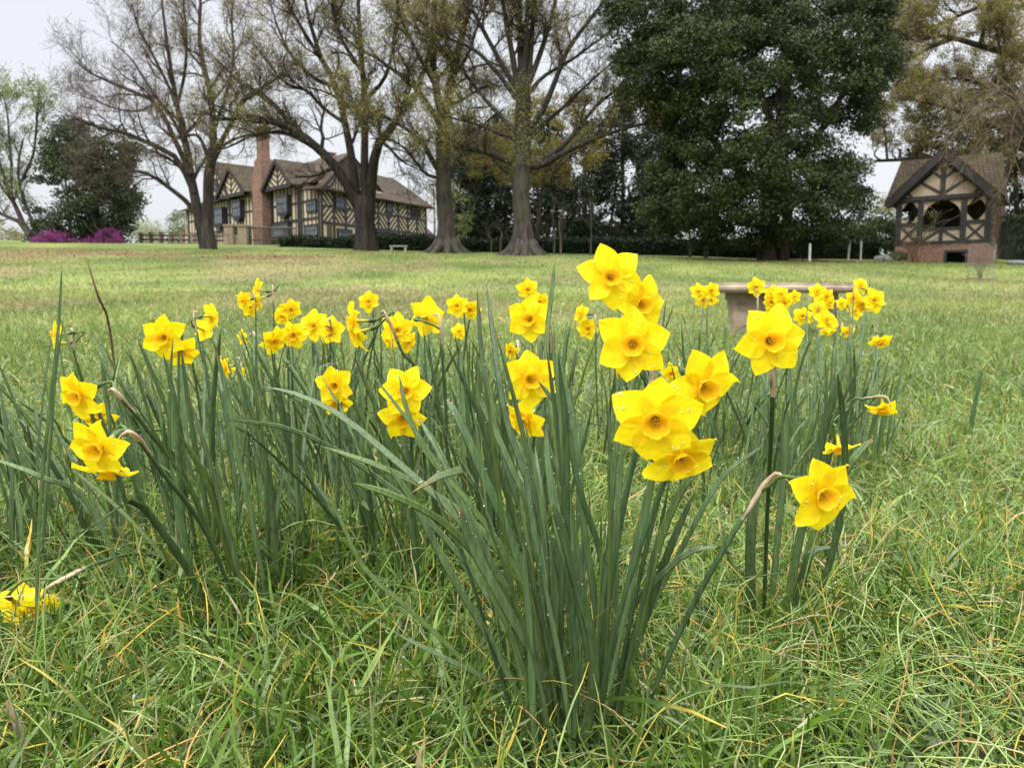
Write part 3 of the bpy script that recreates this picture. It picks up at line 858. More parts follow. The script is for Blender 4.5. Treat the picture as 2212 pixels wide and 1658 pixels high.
def small_bench():
    p = GP(861, 43.5)
    t = thing('garden_bench', 'tiny stone bench by the hedge between two big bare trees', 'bench', p)
    s = MB(); s.box(p[0] - 0.48, p[0] + 0.48, p[1] - 0.2, p[1] + 0.2, p[2] + 0.30, p[2] + 0.38); s.build('seat', M_STONEG, t)
    for k in (-0.38, 0.38):
        s = MB(); s.box(p[0] + k - 0.06, p[0] + k + 0.06, p[1] - 0.17, p[1] + 0.17, p[2] - 0.1, p[2] + 0.30); s.build('leg', M_STONE, t)
small_bench()

# white posts near the pavilion
def white_post(px, Y, ytop, lean, label, r=0.060):
    b = GP(px, Y); tp = P(px + lean, ytop, Y)
    m = MB(); m.tube([b - (0, 0, 0.2), b + (tp - b) * 0.5, tp], [r, r, r * 0.95], 10); m.tube([tp, tp + (0, 0, 0.03)], [r * 0.6, r * 0.4], 10)
    tag(m.build('white_post', M_WHITE, smooth=False), label, 'post', 'white posts beside the dark evergreen')
white_post(1748, 39.0, 527, 1, 'short upright white post nearest the dark evergreen trunk')
white_post(1830, 42.0, 515, 6, 'leaning white post, the thickest of the white posts')
white_post(1858, 44.0, 517, 2, 'slim upright white post closest to the timbered pavilion', 0.05)

def rock(name, p, s, label, seed, mat=None):
    r = np.random.default_rng(seed); n = 10; k = 8
    V = []; 
    for i in range(n + 1):
        a = pi * i / n
        for j in range(k):
            b = 2 * pi * j / k
            d = np.array([sin(a) * cos(b), sin(a) * sin(b), cos(a)])
            d = np.sign(d) * np.abs(d) ** 0.7
            V.append(d * np.array(s) * (1 + 0.18 * (vnoise(d[0] * 1.7 + seed, d[1] * 1.7 + d[2] * 2.1) - 0.5)))
    idx = np.arange((n + 1) * k).reshape(n + 1, k)
    F = np.stack([idx[:-1], np.roll(idx[:-1], -1, 1), np.roll(idx[1:], -1, 1), idx[1:]], -1).reshape(-1, 4)
    m = MB(); m.add(np.array(V) + np.asarray(p) + (0, 0, s[2] * 0.6), F)
    tag(m.build(name, mat or M_STONEG, smooth=True), label, 'rock', 'grey stones at the lawn edge')
rock('stone_block', GP(1898, 45), (0.30, 0.22, 0.2), 'small grey stone block nearest the white posts', 1)
rock('stone_block', GP(1912, 45.3), (0.26, 0.2, 0.2), 'smallest grey stone block, in the middle of the row left of the pavilion', 2)
rock('stone_block', GP(1926, 44.6), (0.42, 0.25, 0.18), 'wide low grey stone block touching the pavilion side of its row', 3)
rock('stone_block', GP(2196, 41), (0.55, 0.3, 0.14), 'flat grey stone slab on the lawn right of the pavilion', 4)
# ---------------------------------------------------------------- trees
def spawn(Pp, Rp, m, rng, t0, t1, a0, a1, L, n, rr, up=0.1, wig=0.25, Rmin=0.004, taper=0.3, droop=0.0):
    """m child branches on every parent polyline, all at once"""
    N, k, _ = Pp.shape
    ip = np.repeat(np.arange(N), m); M = len(ip)
    t = t0 + (t1 - t0) * ((np.tile(np.arange(m), N) + rng.random(M)) / m)
    f = t * (k - 1); i = np.minimum(f.astype(int), k - 2); w = (f - i)[:, None]
    pos = Pp[ip, i] * (1 - w) + Pp[ip, i + 1] * w
    rad = Rp[ip, i] * (1 - w[:, 0]) + Rp[ip, i + 1] * w[:, 0]
    T = norm(Pp[ip, i + 1] - Pp[ip, i])
    rv = norm(rng.normal(size=(M, 3)))
    pr = norm(rv - (rv * T).sum(1, keepdims=True) * T)
    a = rng.uniform(a0, a1, M)[:, None]
    d = np.cos(a) * T + np.sin(a) * pr
    d[:, 2] += up; d = norm(d)
    ln = L * (1 - 0.45 * t) * rng.uniform(0.55, 1.25, M)
    out_ = np.empty((M, n, 3)); out_[:, 0] = pos
    step = (ln / (n - 1))[:, None]
    for j in range(1, n):
        d = norm(d + rng.normal(size=(M, 3)) * wig + np.array([0, 0, up * 0.35 - droop]))
        out_[:, j] = out_[:, j - 1] + d * step
    r0 = np.maximum(rad * rr, Rmin)
    R = r0[:, None] * np.linspace(1, taper, n)[None]
    return out_, np.maximum(R, Rmin * 0.8)

def leaf_quads(C, size, rng, colA, colB, fold=0.35, v=None, up=0.0, aspect=0.45):
    """one folded leaf (two triangles) at every point of C"""
    N = len(C)
    d = norm(rng.normal(size=(N, 3)) + np.array([0, 0, -0.1])); r = norm(rng.normal(size=(N, 3)) + np.array([0, 0, up]))
    s = norm(np.cross(d, r)); nn = np.cross(s, d)
    sz = (size * rng.uniform(0.6, 1.3, N))[:, None]
    a = C - d * sz * 0.5; b = C + d * sz * 0.5
    l = C + s * sz * aspect + nn * sz * fold * 0.4; q = C - s * sz * aspect + nn * sz * fold * 0.4
    V = np.stack([a, l, b, q], 1).reshape(-1, 3)
    i = np.arange(N)[:, None] * 4
    T = np.concatenate([i + np.array([[0, 1, 2]]), i + np.array([[0, 2, 3]])], 1).reshape(-1, 3)
    if v is None: v = rng.random(N)
    c = np.asarray(colA) + (np.asarray(colB) - np.asarray(colA)) * v[:, None]
    return V, T, np.repeat(c, 4, 0)

def pad_limbs(limbs, n):
    Pn = np.stack([spline(l[0], n) for l in limbs])
    Rn = np.stack([np.interp(np.linspace(0, 1, n), np.linspace(0, 1, len(l[1])), l[1]) for l in limbs])
    return Pn, Rn

def grown_tree(name, label, Y, trunk, limbs, seed, leafcol, nleaf, leafsize, bark=None, extra_up=1.0, twigs=(7, 7, 6), lens=(3.2, 1.7, 0.9), leafpick=None, flare=None, barecol=1.0, twig_r=0.010, group=None, droop=0.0, twigcol=(1, 1, 1), lshade=1.0, sprout=0):
    """trunk and main limbs follow the tree in the photograph, boughs and twigs grow from them"""
    rng = np.random.default_rng(seed)
    px0, py0 = trunk[0][0], trunk[0][1]
    base = GP(px0, Y)
    th = thing(name, label, 'tree', base, group)
    def world(pl, dy):
        return [P(x, y, Y + dd) for (x, y), dd in zip(pl, dy)]
    tb = MB()
    tp = [P(x, y, Y) for x, y, _ in trunk]; tp[0] = base - np.array([0, 0, 0.3])
    tr = [w / FOC * Y / 2 for _, _, w in trunk]
    n = 26
    tpn = spline(tp, n); trn = np.interp(np.linspace(0, 1, n), np.linspace(0, 1, len(tr)), tr)
    V, F = tubes(tpn, trn, 14)
    # fluted base
    zrel = (V[:, 2] - base[2])
    cen = np.repeat(tpn, 14, 0); dv = V - cen
    ang = np.arctan2(dv[:, 1], dv[:, 0])
    fl = np.clip(1 - zrel / 2.2, 0, 1)
    V = cen + dv * (1 + fl[:, None] ** 1.5 * 0.22 * np.cos(ang * 6 + seed)[:, None] + 0.05 * np.cos(ang * 9 + zrel * 1.5)[:, None])
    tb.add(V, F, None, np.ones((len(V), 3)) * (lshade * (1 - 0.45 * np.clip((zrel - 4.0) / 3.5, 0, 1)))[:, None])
    if flare:
        for k in range(flare):
            a = 2 * pi * k / flare + rng.uniform(-0.25, 0.25); r0 = trn[2] * 0.8; r1 = r0 * rng.uniform(1.7, 2.6)
            pts = []
            for s in np.linspace(0, 1, 6):
                rr = r0 * 0.55 + (r1 - r0 * 0.55) * s
                x, y = base[0] + cos(a) * rr, base[1] + sin(a) * rr
                pts.append((x, y, float(gz(x, y)) + 0.75 * (1 - s) ** 2.6 - 0.06))
            tb.tube(pts, np.linspace(r0 * 0.42, 0.05, 6), 7, np.ones(3) * lshade)
    lim = []
    for pl, w0, w1, spread in limbs:
        sg = rng.choice([-1, 1]) if spread is None else np.sign(spread); amt = rng.uniform(0.5, 3.0) if spread is None else abs(spread)
        dy = sg * amt * np.linspace(0, 1, len(pl)) ** 1.2
        lim.append((world(pl, dy), [w0 / FOC * Y / 2, w1 / FOC * Y / 2]))
    LP, LR = pad_limbs(lim, 12)
    # boughs forking from the limbs
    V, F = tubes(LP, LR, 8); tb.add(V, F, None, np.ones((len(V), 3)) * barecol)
    B1, R1 = spawn(LP, LR, twigs[0], rng, 0.25, 1.0, 0.35, 1.0, lens[0] * extra_up, 8, 0.50, 0.16, 0.20, 0.02, 0.35, droop)
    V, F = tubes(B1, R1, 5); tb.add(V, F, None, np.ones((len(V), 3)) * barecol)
    tb.build('trunk', bark or M_BARK, th, smooth=True)
    B2, R2 = spawn(B1, R1, twigs[1], rng, 0.15, 1.0, 0.4, 1.15, lens[1], 6, 0.55, 0.14, 0.24, twig_r * 1.3, 0.4, droop)
    B3, R3 = spawn(B2, R2, twigs[2], rng, 0.1, 1.0, 0.4, 1.2, lens[2], 5, 0.6, 0.10, 0.28, twig_r, 0.5, droop)
    tw = MB()
    for b, r in ((B2, R2), (B3, R3)):
        V, F = tubes(b, r, 3); tw.add(V, F, None, np.asarray(twigcol))
    tw.build('twigs', M_TWIG, th, smooth=True)
    if nleaf:
        pts = B3[:, 2:, :].reshape(-1, 3)
        if leafpick is not None:
            pts = pts[leafpick(pts, rng)]
        # young leaves gather in sprays
        den = fbm(pts[:, 0] * 0.55 + seed, pts[:, 2] * 0.55 + pts[:, 1] * 0.4, 3)
        pr = np.clip((den - 0.30) / 0.3, 0.03, 1); pr /= pr.sum()
        C = pts[rng.choice(len(pts), nleaf, p=pr)] + rng.normal(size=(nleaf, 3)) * 0.10
        v = np.clip(fbm(C[:, 0] * 0.8, C[:, 2] * 0.8 + 9, 2) * 0.7 + rng.random(nleaf) * 0.4 - 0.05, 0, 1)
        if sprout:                                  # leafy shoots growing straight from the trunk
            i = rng.integers(6, 24, sprout); a = rng.uniform(0, 2 * pi, sprout); rr = trn[i] + np.abs(rng.normal(0, 0.45, sprout))
            C2 = tpn[i] + np.stack([np.cos(a) * rr, np.sin(a) * rr, rng.normal(0, 0.45, sprout)], -1)
            C2 = C2[C2[:, 2] > base[2] + 4.6]; C = np.vstack([C, C2]); v = np.concatenate([v, rng.random(len(C2)) * 0.7])
        lf = MB(); V, T, c = leaf_quads(C, leafsize, rng, leafcol[0], leafcol[1], v=v); lf.add(V, None, T, c)
        lf.build('crown', M_TREELEAF, th)
    return th

OL1 = ((0.125, 0.122, 0.034), (0.330, 0.315, 0.085))
up = lambda pts: pts
# --- two-stemmed bare tree in front of the house's left end
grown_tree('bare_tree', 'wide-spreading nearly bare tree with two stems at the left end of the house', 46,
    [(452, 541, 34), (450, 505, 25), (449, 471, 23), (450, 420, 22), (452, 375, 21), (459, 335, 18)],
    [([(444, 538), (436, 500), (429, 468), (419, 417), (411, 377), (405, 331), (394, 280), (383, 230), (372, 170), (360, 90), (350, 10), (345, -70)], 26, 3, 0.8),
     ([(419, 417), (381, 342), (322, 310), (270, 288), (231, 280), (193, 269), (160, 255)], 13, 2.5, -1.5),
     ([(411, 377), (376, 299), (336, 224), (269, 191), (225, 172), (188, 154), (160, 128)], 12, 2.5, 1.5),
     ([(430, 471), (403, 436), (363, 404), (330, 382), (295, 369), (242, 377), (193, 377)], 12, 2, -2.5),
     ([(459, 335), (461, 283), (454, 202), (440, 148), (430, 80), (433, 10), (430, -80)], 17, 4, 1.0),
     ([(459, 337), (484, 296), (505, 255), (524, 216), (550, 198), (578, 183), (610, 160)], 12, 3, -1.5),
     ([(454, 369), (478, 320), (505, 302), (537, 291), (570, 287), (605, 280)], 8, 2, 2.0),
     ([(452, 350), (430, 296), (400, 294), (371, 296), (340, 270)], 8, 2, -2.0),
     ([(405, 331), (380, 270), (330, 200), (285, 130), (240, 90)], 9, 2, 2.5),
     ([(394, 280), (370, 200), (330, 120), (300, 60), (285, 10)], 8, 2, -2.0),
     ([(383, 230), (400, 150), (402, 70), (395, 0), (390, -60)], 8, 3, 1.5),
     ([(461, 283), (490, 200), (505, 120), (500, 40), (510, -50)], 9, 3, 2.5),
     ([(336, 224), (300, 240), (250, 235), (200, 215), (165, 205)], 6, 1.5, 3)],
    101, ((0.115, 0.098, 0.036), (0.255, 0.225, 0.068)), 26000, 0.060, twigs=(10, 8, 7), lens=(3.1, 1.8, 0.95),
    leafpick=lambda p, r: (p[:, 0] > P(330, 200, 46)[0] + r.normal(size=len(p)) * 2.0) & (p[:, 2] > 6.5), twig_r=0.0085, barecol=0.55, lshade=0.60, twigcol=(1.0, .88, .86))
# --- big multi-stemmed tree with the arching bough across the house
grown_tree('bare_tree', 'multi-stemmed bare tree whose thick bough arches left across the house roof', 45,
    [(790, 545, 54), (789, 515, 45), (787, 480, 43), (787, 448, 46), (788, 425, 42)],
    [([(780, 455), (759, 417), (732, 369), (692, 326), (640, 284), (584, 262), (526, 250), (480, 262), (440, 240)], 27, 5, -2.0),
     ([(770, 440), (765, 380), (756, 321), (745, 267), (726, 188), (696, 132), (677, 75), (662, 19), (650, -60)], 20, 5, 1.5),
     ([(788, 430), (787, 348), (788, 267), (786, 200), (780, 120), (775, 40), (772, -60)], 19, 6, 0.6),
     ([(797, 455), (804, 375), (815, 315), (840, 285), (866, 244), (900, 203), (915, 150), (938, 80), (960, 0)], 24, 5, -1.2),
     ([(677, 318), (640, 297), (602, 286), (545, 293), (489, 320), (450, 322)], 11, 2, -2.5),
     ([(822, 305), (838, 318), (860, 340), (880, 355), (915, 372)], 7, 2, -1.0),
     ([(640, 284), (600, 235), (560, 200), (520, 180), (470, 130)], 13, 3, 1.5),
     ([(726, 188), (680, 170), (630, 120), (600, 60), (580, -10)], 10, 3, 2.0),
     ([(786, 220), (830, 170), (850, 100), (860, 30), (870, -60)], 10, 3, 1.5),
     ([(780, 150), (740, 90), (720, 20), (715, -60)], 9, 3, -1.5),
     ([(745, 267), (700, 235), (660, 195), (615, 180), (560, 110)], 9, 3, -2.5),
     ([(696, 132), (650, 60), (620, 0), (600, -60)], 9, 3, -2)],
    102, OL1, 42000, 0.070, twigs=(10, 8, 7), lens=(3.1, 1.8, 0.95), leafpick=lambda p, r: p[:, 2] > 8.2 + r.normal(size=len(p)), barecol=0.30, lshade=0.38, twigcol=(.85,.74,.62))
# --- fluted trunk right of the house
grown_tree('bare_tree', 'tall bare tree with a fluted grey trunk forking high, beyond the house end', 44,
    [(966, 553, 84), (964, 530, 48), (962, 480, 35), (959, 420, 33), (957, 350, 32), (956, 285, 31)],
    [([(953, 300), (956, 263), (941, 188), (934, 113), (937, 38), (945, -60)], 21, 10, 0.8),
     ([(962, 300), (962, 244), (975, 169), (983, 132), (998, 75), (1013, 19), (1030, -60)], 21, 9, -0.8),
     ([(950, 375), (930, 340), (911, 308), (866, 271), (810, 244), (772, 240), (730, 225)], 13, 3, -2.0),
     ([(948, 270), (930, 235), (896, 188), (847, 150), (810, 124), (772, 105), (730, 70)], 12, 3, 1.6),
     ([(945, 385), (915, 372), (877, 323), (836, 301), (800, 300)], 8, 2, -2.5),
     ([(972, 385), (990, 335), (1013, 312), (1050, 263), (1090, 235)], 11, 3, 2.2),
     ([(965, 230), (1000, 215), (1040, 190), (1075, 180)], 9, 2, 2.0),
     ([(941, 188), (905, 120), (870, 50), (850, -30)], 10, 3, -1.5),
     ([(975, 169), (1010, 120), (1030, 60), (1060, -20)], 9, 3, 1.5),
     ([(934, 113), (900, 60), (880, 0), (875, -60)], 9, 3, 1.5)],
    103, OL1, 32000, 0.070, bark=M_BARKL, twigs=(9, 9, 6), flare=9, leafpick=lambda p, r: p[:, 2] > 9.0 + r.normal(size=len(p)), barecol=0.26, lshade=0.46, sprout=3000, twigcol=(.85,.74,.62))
# --- fan-crowned tree in the middle
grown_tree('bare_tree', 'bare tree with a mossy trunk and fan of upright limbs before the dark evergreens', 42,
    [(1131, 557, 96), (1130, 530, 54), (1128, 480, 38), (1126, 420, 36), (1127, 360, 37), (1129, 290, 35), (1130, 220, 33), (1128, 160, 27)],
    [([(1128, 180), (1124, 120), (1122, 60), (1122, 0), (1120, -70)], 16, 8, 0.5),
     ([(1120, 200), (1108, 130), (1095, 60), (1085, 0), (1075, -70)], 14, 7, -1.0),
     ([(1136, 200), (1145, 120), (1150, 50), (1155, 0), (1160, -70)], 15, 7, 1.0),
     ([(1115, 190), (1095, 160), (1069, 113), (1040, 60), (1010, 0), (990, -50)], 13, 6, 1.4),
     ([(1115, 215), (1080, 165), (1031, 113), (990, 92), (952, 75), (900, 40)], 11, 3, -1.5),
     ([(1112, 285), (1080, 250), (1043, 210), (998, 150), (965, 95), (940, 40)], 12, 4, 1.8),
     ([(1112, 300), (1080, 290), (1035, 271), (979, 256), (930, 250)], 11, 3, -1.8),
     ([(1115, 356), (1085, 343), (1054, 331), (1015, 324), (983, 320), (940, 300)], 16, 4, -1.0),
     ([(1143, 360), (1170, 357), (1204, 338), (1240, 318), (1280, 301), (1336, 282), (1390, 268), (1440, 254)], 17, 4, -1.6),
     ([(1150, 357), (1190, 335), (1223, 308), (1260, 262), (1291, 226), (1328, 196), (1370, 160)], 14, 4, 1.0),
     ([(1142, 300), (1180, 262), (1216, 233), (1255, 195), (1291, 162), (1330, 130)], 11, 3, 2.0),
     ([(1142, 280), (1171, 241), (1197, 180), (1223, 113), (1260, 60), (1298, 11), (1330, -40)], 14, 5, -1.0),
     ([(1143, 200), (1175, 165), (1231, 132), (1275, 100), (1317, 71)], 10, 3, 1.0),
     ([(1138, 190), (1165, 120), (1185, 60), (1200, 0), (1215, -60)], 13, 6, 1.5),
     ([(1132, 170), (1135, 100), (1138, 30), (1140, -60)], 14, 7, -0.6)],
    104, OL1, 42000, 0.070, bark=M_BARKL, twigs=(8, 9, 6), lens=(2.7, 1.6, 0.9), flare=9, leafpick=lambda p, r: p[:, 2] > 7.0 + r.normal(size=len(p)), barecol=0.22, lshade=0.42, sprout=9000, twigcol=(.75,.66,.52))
# --- yellow-green tree at the right edge
YG = ((0.125, 0.112, 0.034), (0.320, 0.275, 0.078))
grown_tree('yellow_tree', 'tall tree of yellow-green young leaves reaching in over the garden pavilion', 49,
    [(2330, 575, 70), (2320, 450, 55), (2310, 300, 50), (2300, 150, 42), (2290, 0, 34)],
    [([(2310, 200), (2250, 150), (2180, 118), (2118, 100), (2057, 82), (2021, 79), (1982, 91), (1950, 98)], 19, 3, -1.0),
     ([(2060, 84), (2003, 106), (1967, 127), (1934, 139), (1905, 150)], 9, 2, 1.0),
     ([(2300, 60), (2220, 20), (2148, 6), (2088, 27), (2042, 48), (1997, 60), (1960, 40)], 12, 3, 1.5),
     ([(2310, 330), (2220, 300), (2140, 270), (2060, 235), (1990, 220), (1950, 200)], 14, 3, -2.0),
     ([(2310, 260), (2240, 230), (2150, 200), (2080, 170), (2010, 175), (1960, 165)], 13, 3, 2.0),
     ([(2320, 380), (2230, 330), (2150, 310), (2080, 300), (2000, 280)], 12, 3, 1.0),
     ([(2300, 20), (2230, -30), (2150, -40), (2070, -30), (1990, -20)], 12, 4, -1.0),
     ([(2320, 400), (2260, 340), (2200, 250), (2170, 160), (2150, 60)], 12, 4, -2.5),
     ([(2300, 100), (2260, 60), (2200, 0), (2150, -50)], 10, 3, 2.5)],
    105, YG, 150000, 0.078, twigs=(9, 8, 6), lens=(3.2, 1.9, 1.0), barecol=0.7)
# --- thin bare tree behind the pavilion's left side
grown_tree('bare_tree', 'thin crooked dark-limbed tree poking out left of the pavilion roof', 50,
    [(2165, 570, 22), (2160, 450, 18), (2150, 380, 16), (2140, 340, 14)],
    [([(2140, 342), (2080, 338), (2030, 340), (1980, 343), (1930, 346), (1890, 348)], 13, 6, 0.4),
     ([(1916, 347), (1914, 320), (1912, 290), (1900, 262), (1890, 235)], 6, 2, 0.4),
     ([(1905, 348), (1888, 335), (1896, 310), (1885, 280)], 4, 1.5, 0.3)],
    106, YG, 2500, 0.12, twigs=(5, 5, 5), lens=(1.8, 1.1, 0.7), barecol=0.6)
# --- pale green tree at the far left
grown_tree('pale_tree', 'pale green young-leaved tree with dark stems at the far left edge', 58,
    [(105, 545, 16), (70, 510, 15), (45, 480, 14)],
    [([(60, 505), (40, 460), (22, 420), (5, 370), (-10, 320)], 12, 4, 0.5),
     ([(48, 480), (20, 470), (-10, 455), (-40, 440)], 10, 4, 0.5),
     ([(95, 530), (70, 480), (55, 440), (42, 400), (40, 350), (50, 300)], 9, 4, 1),
     ([(42, 400), (70, 340), (78, 280), (82, 230), (85, 190)], 7, 2, -1),
     ([(22, 420), (25, 360), (20, 300), (15, 240), (5, 200)], 7, 2, 1),
     ([(5, 370), (-20, 300), (-30, 240), (-30, 190)], 7, 2, -1),
     ([(30, 440), (0, 400), (-35, 360), (-60, 330)], 6, 2, 1)],
    107, ((0.13, 0.175, 0.060), (0.30, 0.36, 0.13)), 11000, 0.115, twigs=(8, 7, 5), lens=(2.6, 1.6, 0.9), barecol=0.7)

# --- leafy crowns -----------------------------------------------------------------
def in_poly(x, y, poly):
    inside = np.zeros(len(x), bool); n = len(poly); j = n - 1
    for i in range(n):
        xi, yi = poly[i]; xj, yj = poly[j]
        c = ((yi > y) != (yj > y)) & (x < (xj - xi) * (y - yi) / (yj - yi + 1e-9) + xi)
        inside ^= c; j = i
    return inside

def crown_points(poly, Y, thick, ncl, rng, shell=0.55):
    """clump centres filling a rounded volume with this outline"""
    poly = np.array(poly, float); lo, hi = poly.min(0), poly.max(0)
    xs, ys = [], []
    while len(xs) < ncl:
        x = rng.uniform(lo[0], hi[0], ncl * 2); y = rng.uniform(lo[1], hi[1], ncl * 2)
        k = in_poly(x, y, poly); xs.extend(x[k]); ys.extend(y[k])
    xs = np.array(xs[:ncl]); ys = np.array(ys[:ncl])
    # distance to the outline decides how deep the volume is here
    e = np.full(ncl, 1e9)
    for a, b in zip(poly, np.roll(poly, -1, 0)):
        ab = b - a; t = np.clip(((xs - a[0]) * ab[0] + (ys - a[1]) * ab[1]) / (ab @ ab + 1e-9), 0, 1)
        e = np.minimum(e, np.hypot(xs - a[0] - t * ab[0], ys - a[1] - t * ab[1]))
    half = thick * np.sqrt(np.clip(e / max(e.max(), 1), 0.02, 1))
    s = rng.uniform(-1, 1, ncl); s = np.sign(s) * np.abs(s) ** shell
    return np.array([P(x, y, Y + d) for x, y, d in zip(xs, ys, s * half)])

def leafy(name, label, cat, poly, Y, thick, ncl, per, crad, lsize, cols, seed, mat=None, trunks=None, group=None, base_px=None, squash=0.6, bark=None, part='crown', clip=True, aspect=0.42, hole=0.0):
    rng = np.random.default_rng(seed)
    bx = base_px if base_px is not None else np.mean([p[0] for p in poly])
    base = GP(bx, Y)
    th = thing(name, label, cat, base, group)
    cc = crown_points(poly, Y, thick, ncl, rng)
    if hole:
        k = fbm(cc[:, 0] * 0.42 + seed, cc[:, 2] * 0.42 + 3, 2) > hole
        cc = cc[k]
    ncl = len(cc)
    u = norm(rng.normal(size=(ncl, per, 3))) * (rng.random((ncl, per, 1)) ** 0.45)
    rad = crad * rng.uniform(0.6, 1.35, ncl)[:, None, None]
    C = cc[:, None, :] + u * rad * np.array([1, 1, squash])
    v = np.clip(0.55 * rng.random((ncl, 1)) + 0.35 * rng.random((ncl, per)) + 0.12 * (u[..., 2] + 1) / 2, 0, 1)
    C = C.reshape(-1, 3); v = v.reshape(-1)
    if clip:
        k = C[:, 2] > gz(C[:, 0], C[:, 1]) + 0.02; C = C[k]; v = v[k]
    m = MB(); V, T, c = leaf_quads(C, lsize, rng, cols[0], cols[1], v=v, up=0.7, aspect=aspect); m.add(V, None, T, c)
    m.build(part, mat or M_GLOSSLEAF, th)
    if trunks:
        tb = MB()
        for pl, w0, w1 in trunks:
            pts = np.array([P(x, y, Y) for x, y in pl])
            if pl[0][1] > 480: pts[0] = GP(pl[0][0], Y) - (0, 0, 0.2)
            pts = spline(pts, 10); R = np.linspace(w0, w1, 10) / FOC * Y / 2
            tb.tube(pts, R, 9, (1, 1, 1))
            B, Rb = spawn(pts[None], R[None], 10, rng, 0.25, 1, 0.6, 1.3, 2.2 * min(1, Y / 40), 6, 0.4, 0.05, 0.2, 0.02)
            Vb, Fb = tubes(B, Rb, 4); tb.add(Vb, Fb, None, np.ones((len(Vb), 3)))
        tb.build('trunk', bark or M_BARK, th, smooth=True)
    return th

DG = ((0.010, 0.017, 0.006), (0.082, 0.104, 0.034))
DG2 = ((0.014, 0.022, 0.010), (0.044, 0.062, 0.026))
# big evergreen
leafy('magnolia_tree', 'huge dense glossy dark evergreen tree standing right of centre', 'tree',
    [(1330, -60), (1308, 60), (1330, 110), (1345, 200), (1395, 245), (1440, 290), (1440, 330), (1400, 370), (1380, 430), (1420, 480), (1470, 520), (1560, 535), (1680, 528), (1780, 532), (1845, 520), (1868, 440), (1862, 370), (1835, 300), (1880, 272), (1900, 210), (1940, 140), (1925, 60), (1932, -60)],
    41, 5.2, 1450, 190, 0.78, 0.135, DG, 201,
    trunks=[([(1655, 556), (1660, 480), (1670, 380), (1690, 250), (1700, 100), (1705, -40)], 42, 16), ([(1690, 540), (1700, 450), (1690, 330), (1640, 200), (1600, 60)], 26, 10), ([(1670, 420), (1560, 330), (1480, 200), (1450, 60)], 18, 8), ([(1675, 400), (1760, 300), (1830, 180), (1860, 40)], 18, 8)], base_px=1660, hole=0.335)
# dark evergreen at left behind the bare tree
leafy('holly_tree', 'dark broad evergreen tree at left above the purple shrubs', 'tree',
    [(165, 245), (120, 275), (95, 320), (72, 345), (60, 390), (55, 440), (48, 500), (70, 535), (260, 540), (300, 470), (305, 430), (270, 380), (300, 330), (275, 285), (220, 255)],
    56, 4.6, 560, 110, 0.80, 0.17, ((0.022, 0.033, 0.016), (0.070, 0.088, 0.034)), 202,
    trunks=[([(205, 540), (208, 470), (205, 380), (190, 290)], 16, 6), ([(150, 540), (150, 460), (140, 380)], 10, 4), ([(246, 540), (245, 470), (250, 400)], 10, 4)], base_px=190, hole=0.40)
# dark conifer row behind the hedge
con = [('tall_conifer', (1010, 250), 60, 'slender dark conifer behind the fluted grey trunk', 38, 5, 301),
       ('tall_conifer', (1075, 225), 61, 'dark conifer directly left of the mossy fan-crowned trunk', 46, 6, 302),
       ('tall_conifer', (1185, 215), 62, 'dark conifer directly right of the mossy fan-crowned trunk', 48, 6, 303),
       ('tall_conifer', (1262, 200), 60, 'dark conifer rising behind the yellow-leaved tree', 50, 6, 304),
       ('tall_conifer', (1345, 175), 61, 'tallest dark conifer, between the yellow tree and the huge evergreen', 55, 6, 305),
       ('tall_conifer', (1425, 190), 59, 'dark conifer half hidden by the left side of the huge evergreen', 52, 6, 306)]
for nm, (x, yt), Y, lab, hw, tw, sd_ in con:
    leafy(nm, lab, 'tree', [(x, yt), (x - hw * 0.6, yt + 70), (x - hw, yt + 150), (x - hw * 1.05, 430), (x - hw * 0.8, 515), (x + hw * 0.8, 515), (x + hw * 1.05, 430), (x + hw, yt + 150), (x + hw * 0.6, yt + 70)],
        Y, 2.4, 260, 70, 0.75, 0.18, ((0.016, 0.022, 0.014), (0.048, 0.060, 0.030)), sd_,
        trunks=[([(x - 6, 545), (x, 470), (x, 380), (x, yt + 20)], tw * 2.3, 4), ([(x + 22, 545), (x + 18, 470), (x + 12, 400)], tw * 1.5, 5), ([(x - 26, 545), (x - 24, 470), (x - 14, 400)], tw * 1.2, 5)], group='dark conifers behind the hedge', hole=0.30)
# yellow-leaved tree behind the fan-crowned trunk
leafy('yellow_tree', 'loose golden-leaved tree showing behind the fan of upright limbs', 'tree',
    [(1010, 330), (1040, 290), (1100, 260), (1140, 200), (1190, 210), (1240, 190), (1270, 260), (1310, 320), (1300, 375), (1240, 350), (1230, 400), (1190, 385), (1150, 420), (1080, 400), (1040, 410)],
    50, 2.6, 150, 110, 0.62, 0.11, ((0.115, 0.098, 0.018), (0.29, 0.235, 0.036)), 203, mat=M_TREELEAF,
    trunks=[([(1160, 548), (1165, 450), (1180, 360), (1190, 260)], 9, 4), ([(1165, 450), (1090, 370), (1050, 330)], 6, 3), ([(1172, 400), (1240, 330), (1290, 340)], 6, 3)], base_px=1160, hole=0.38)
# pale young tree between trunks
leafy('pale_tree', 'small pale green sapling seen between the fluted trunk and the hedge', 'tree',
    [(975, 400), (960, 440), (985, 530), (1020, 525), (1030, 470), (1010, 410)], 57, 1.2, 34, 45, 0.5, 0.12, ((0.10, 0.13, 0.035), (0.22, 0.25, 0.08)), 204, mat=M_TREELEAF, trunks=[([(1000, 545), (1000, 480), (995, 430)], 5, 2)])
leafy('pale_tree', 'faint pale tree top peeping out right of the house roof', 'tree',
    [(925, 370), (915, 430), (925, 480), (950, 480), (955, 420), (945, 370)], 95, 1.5, 26, 30, 0.8, 0.18, ((0.20, 0.21, 0.10), (0.34, 0.34, 0.20)), 205, mat=M_TREELEAF, trunks=[([(938, 530), (938, 470), (936, 400)], 5, 2)])
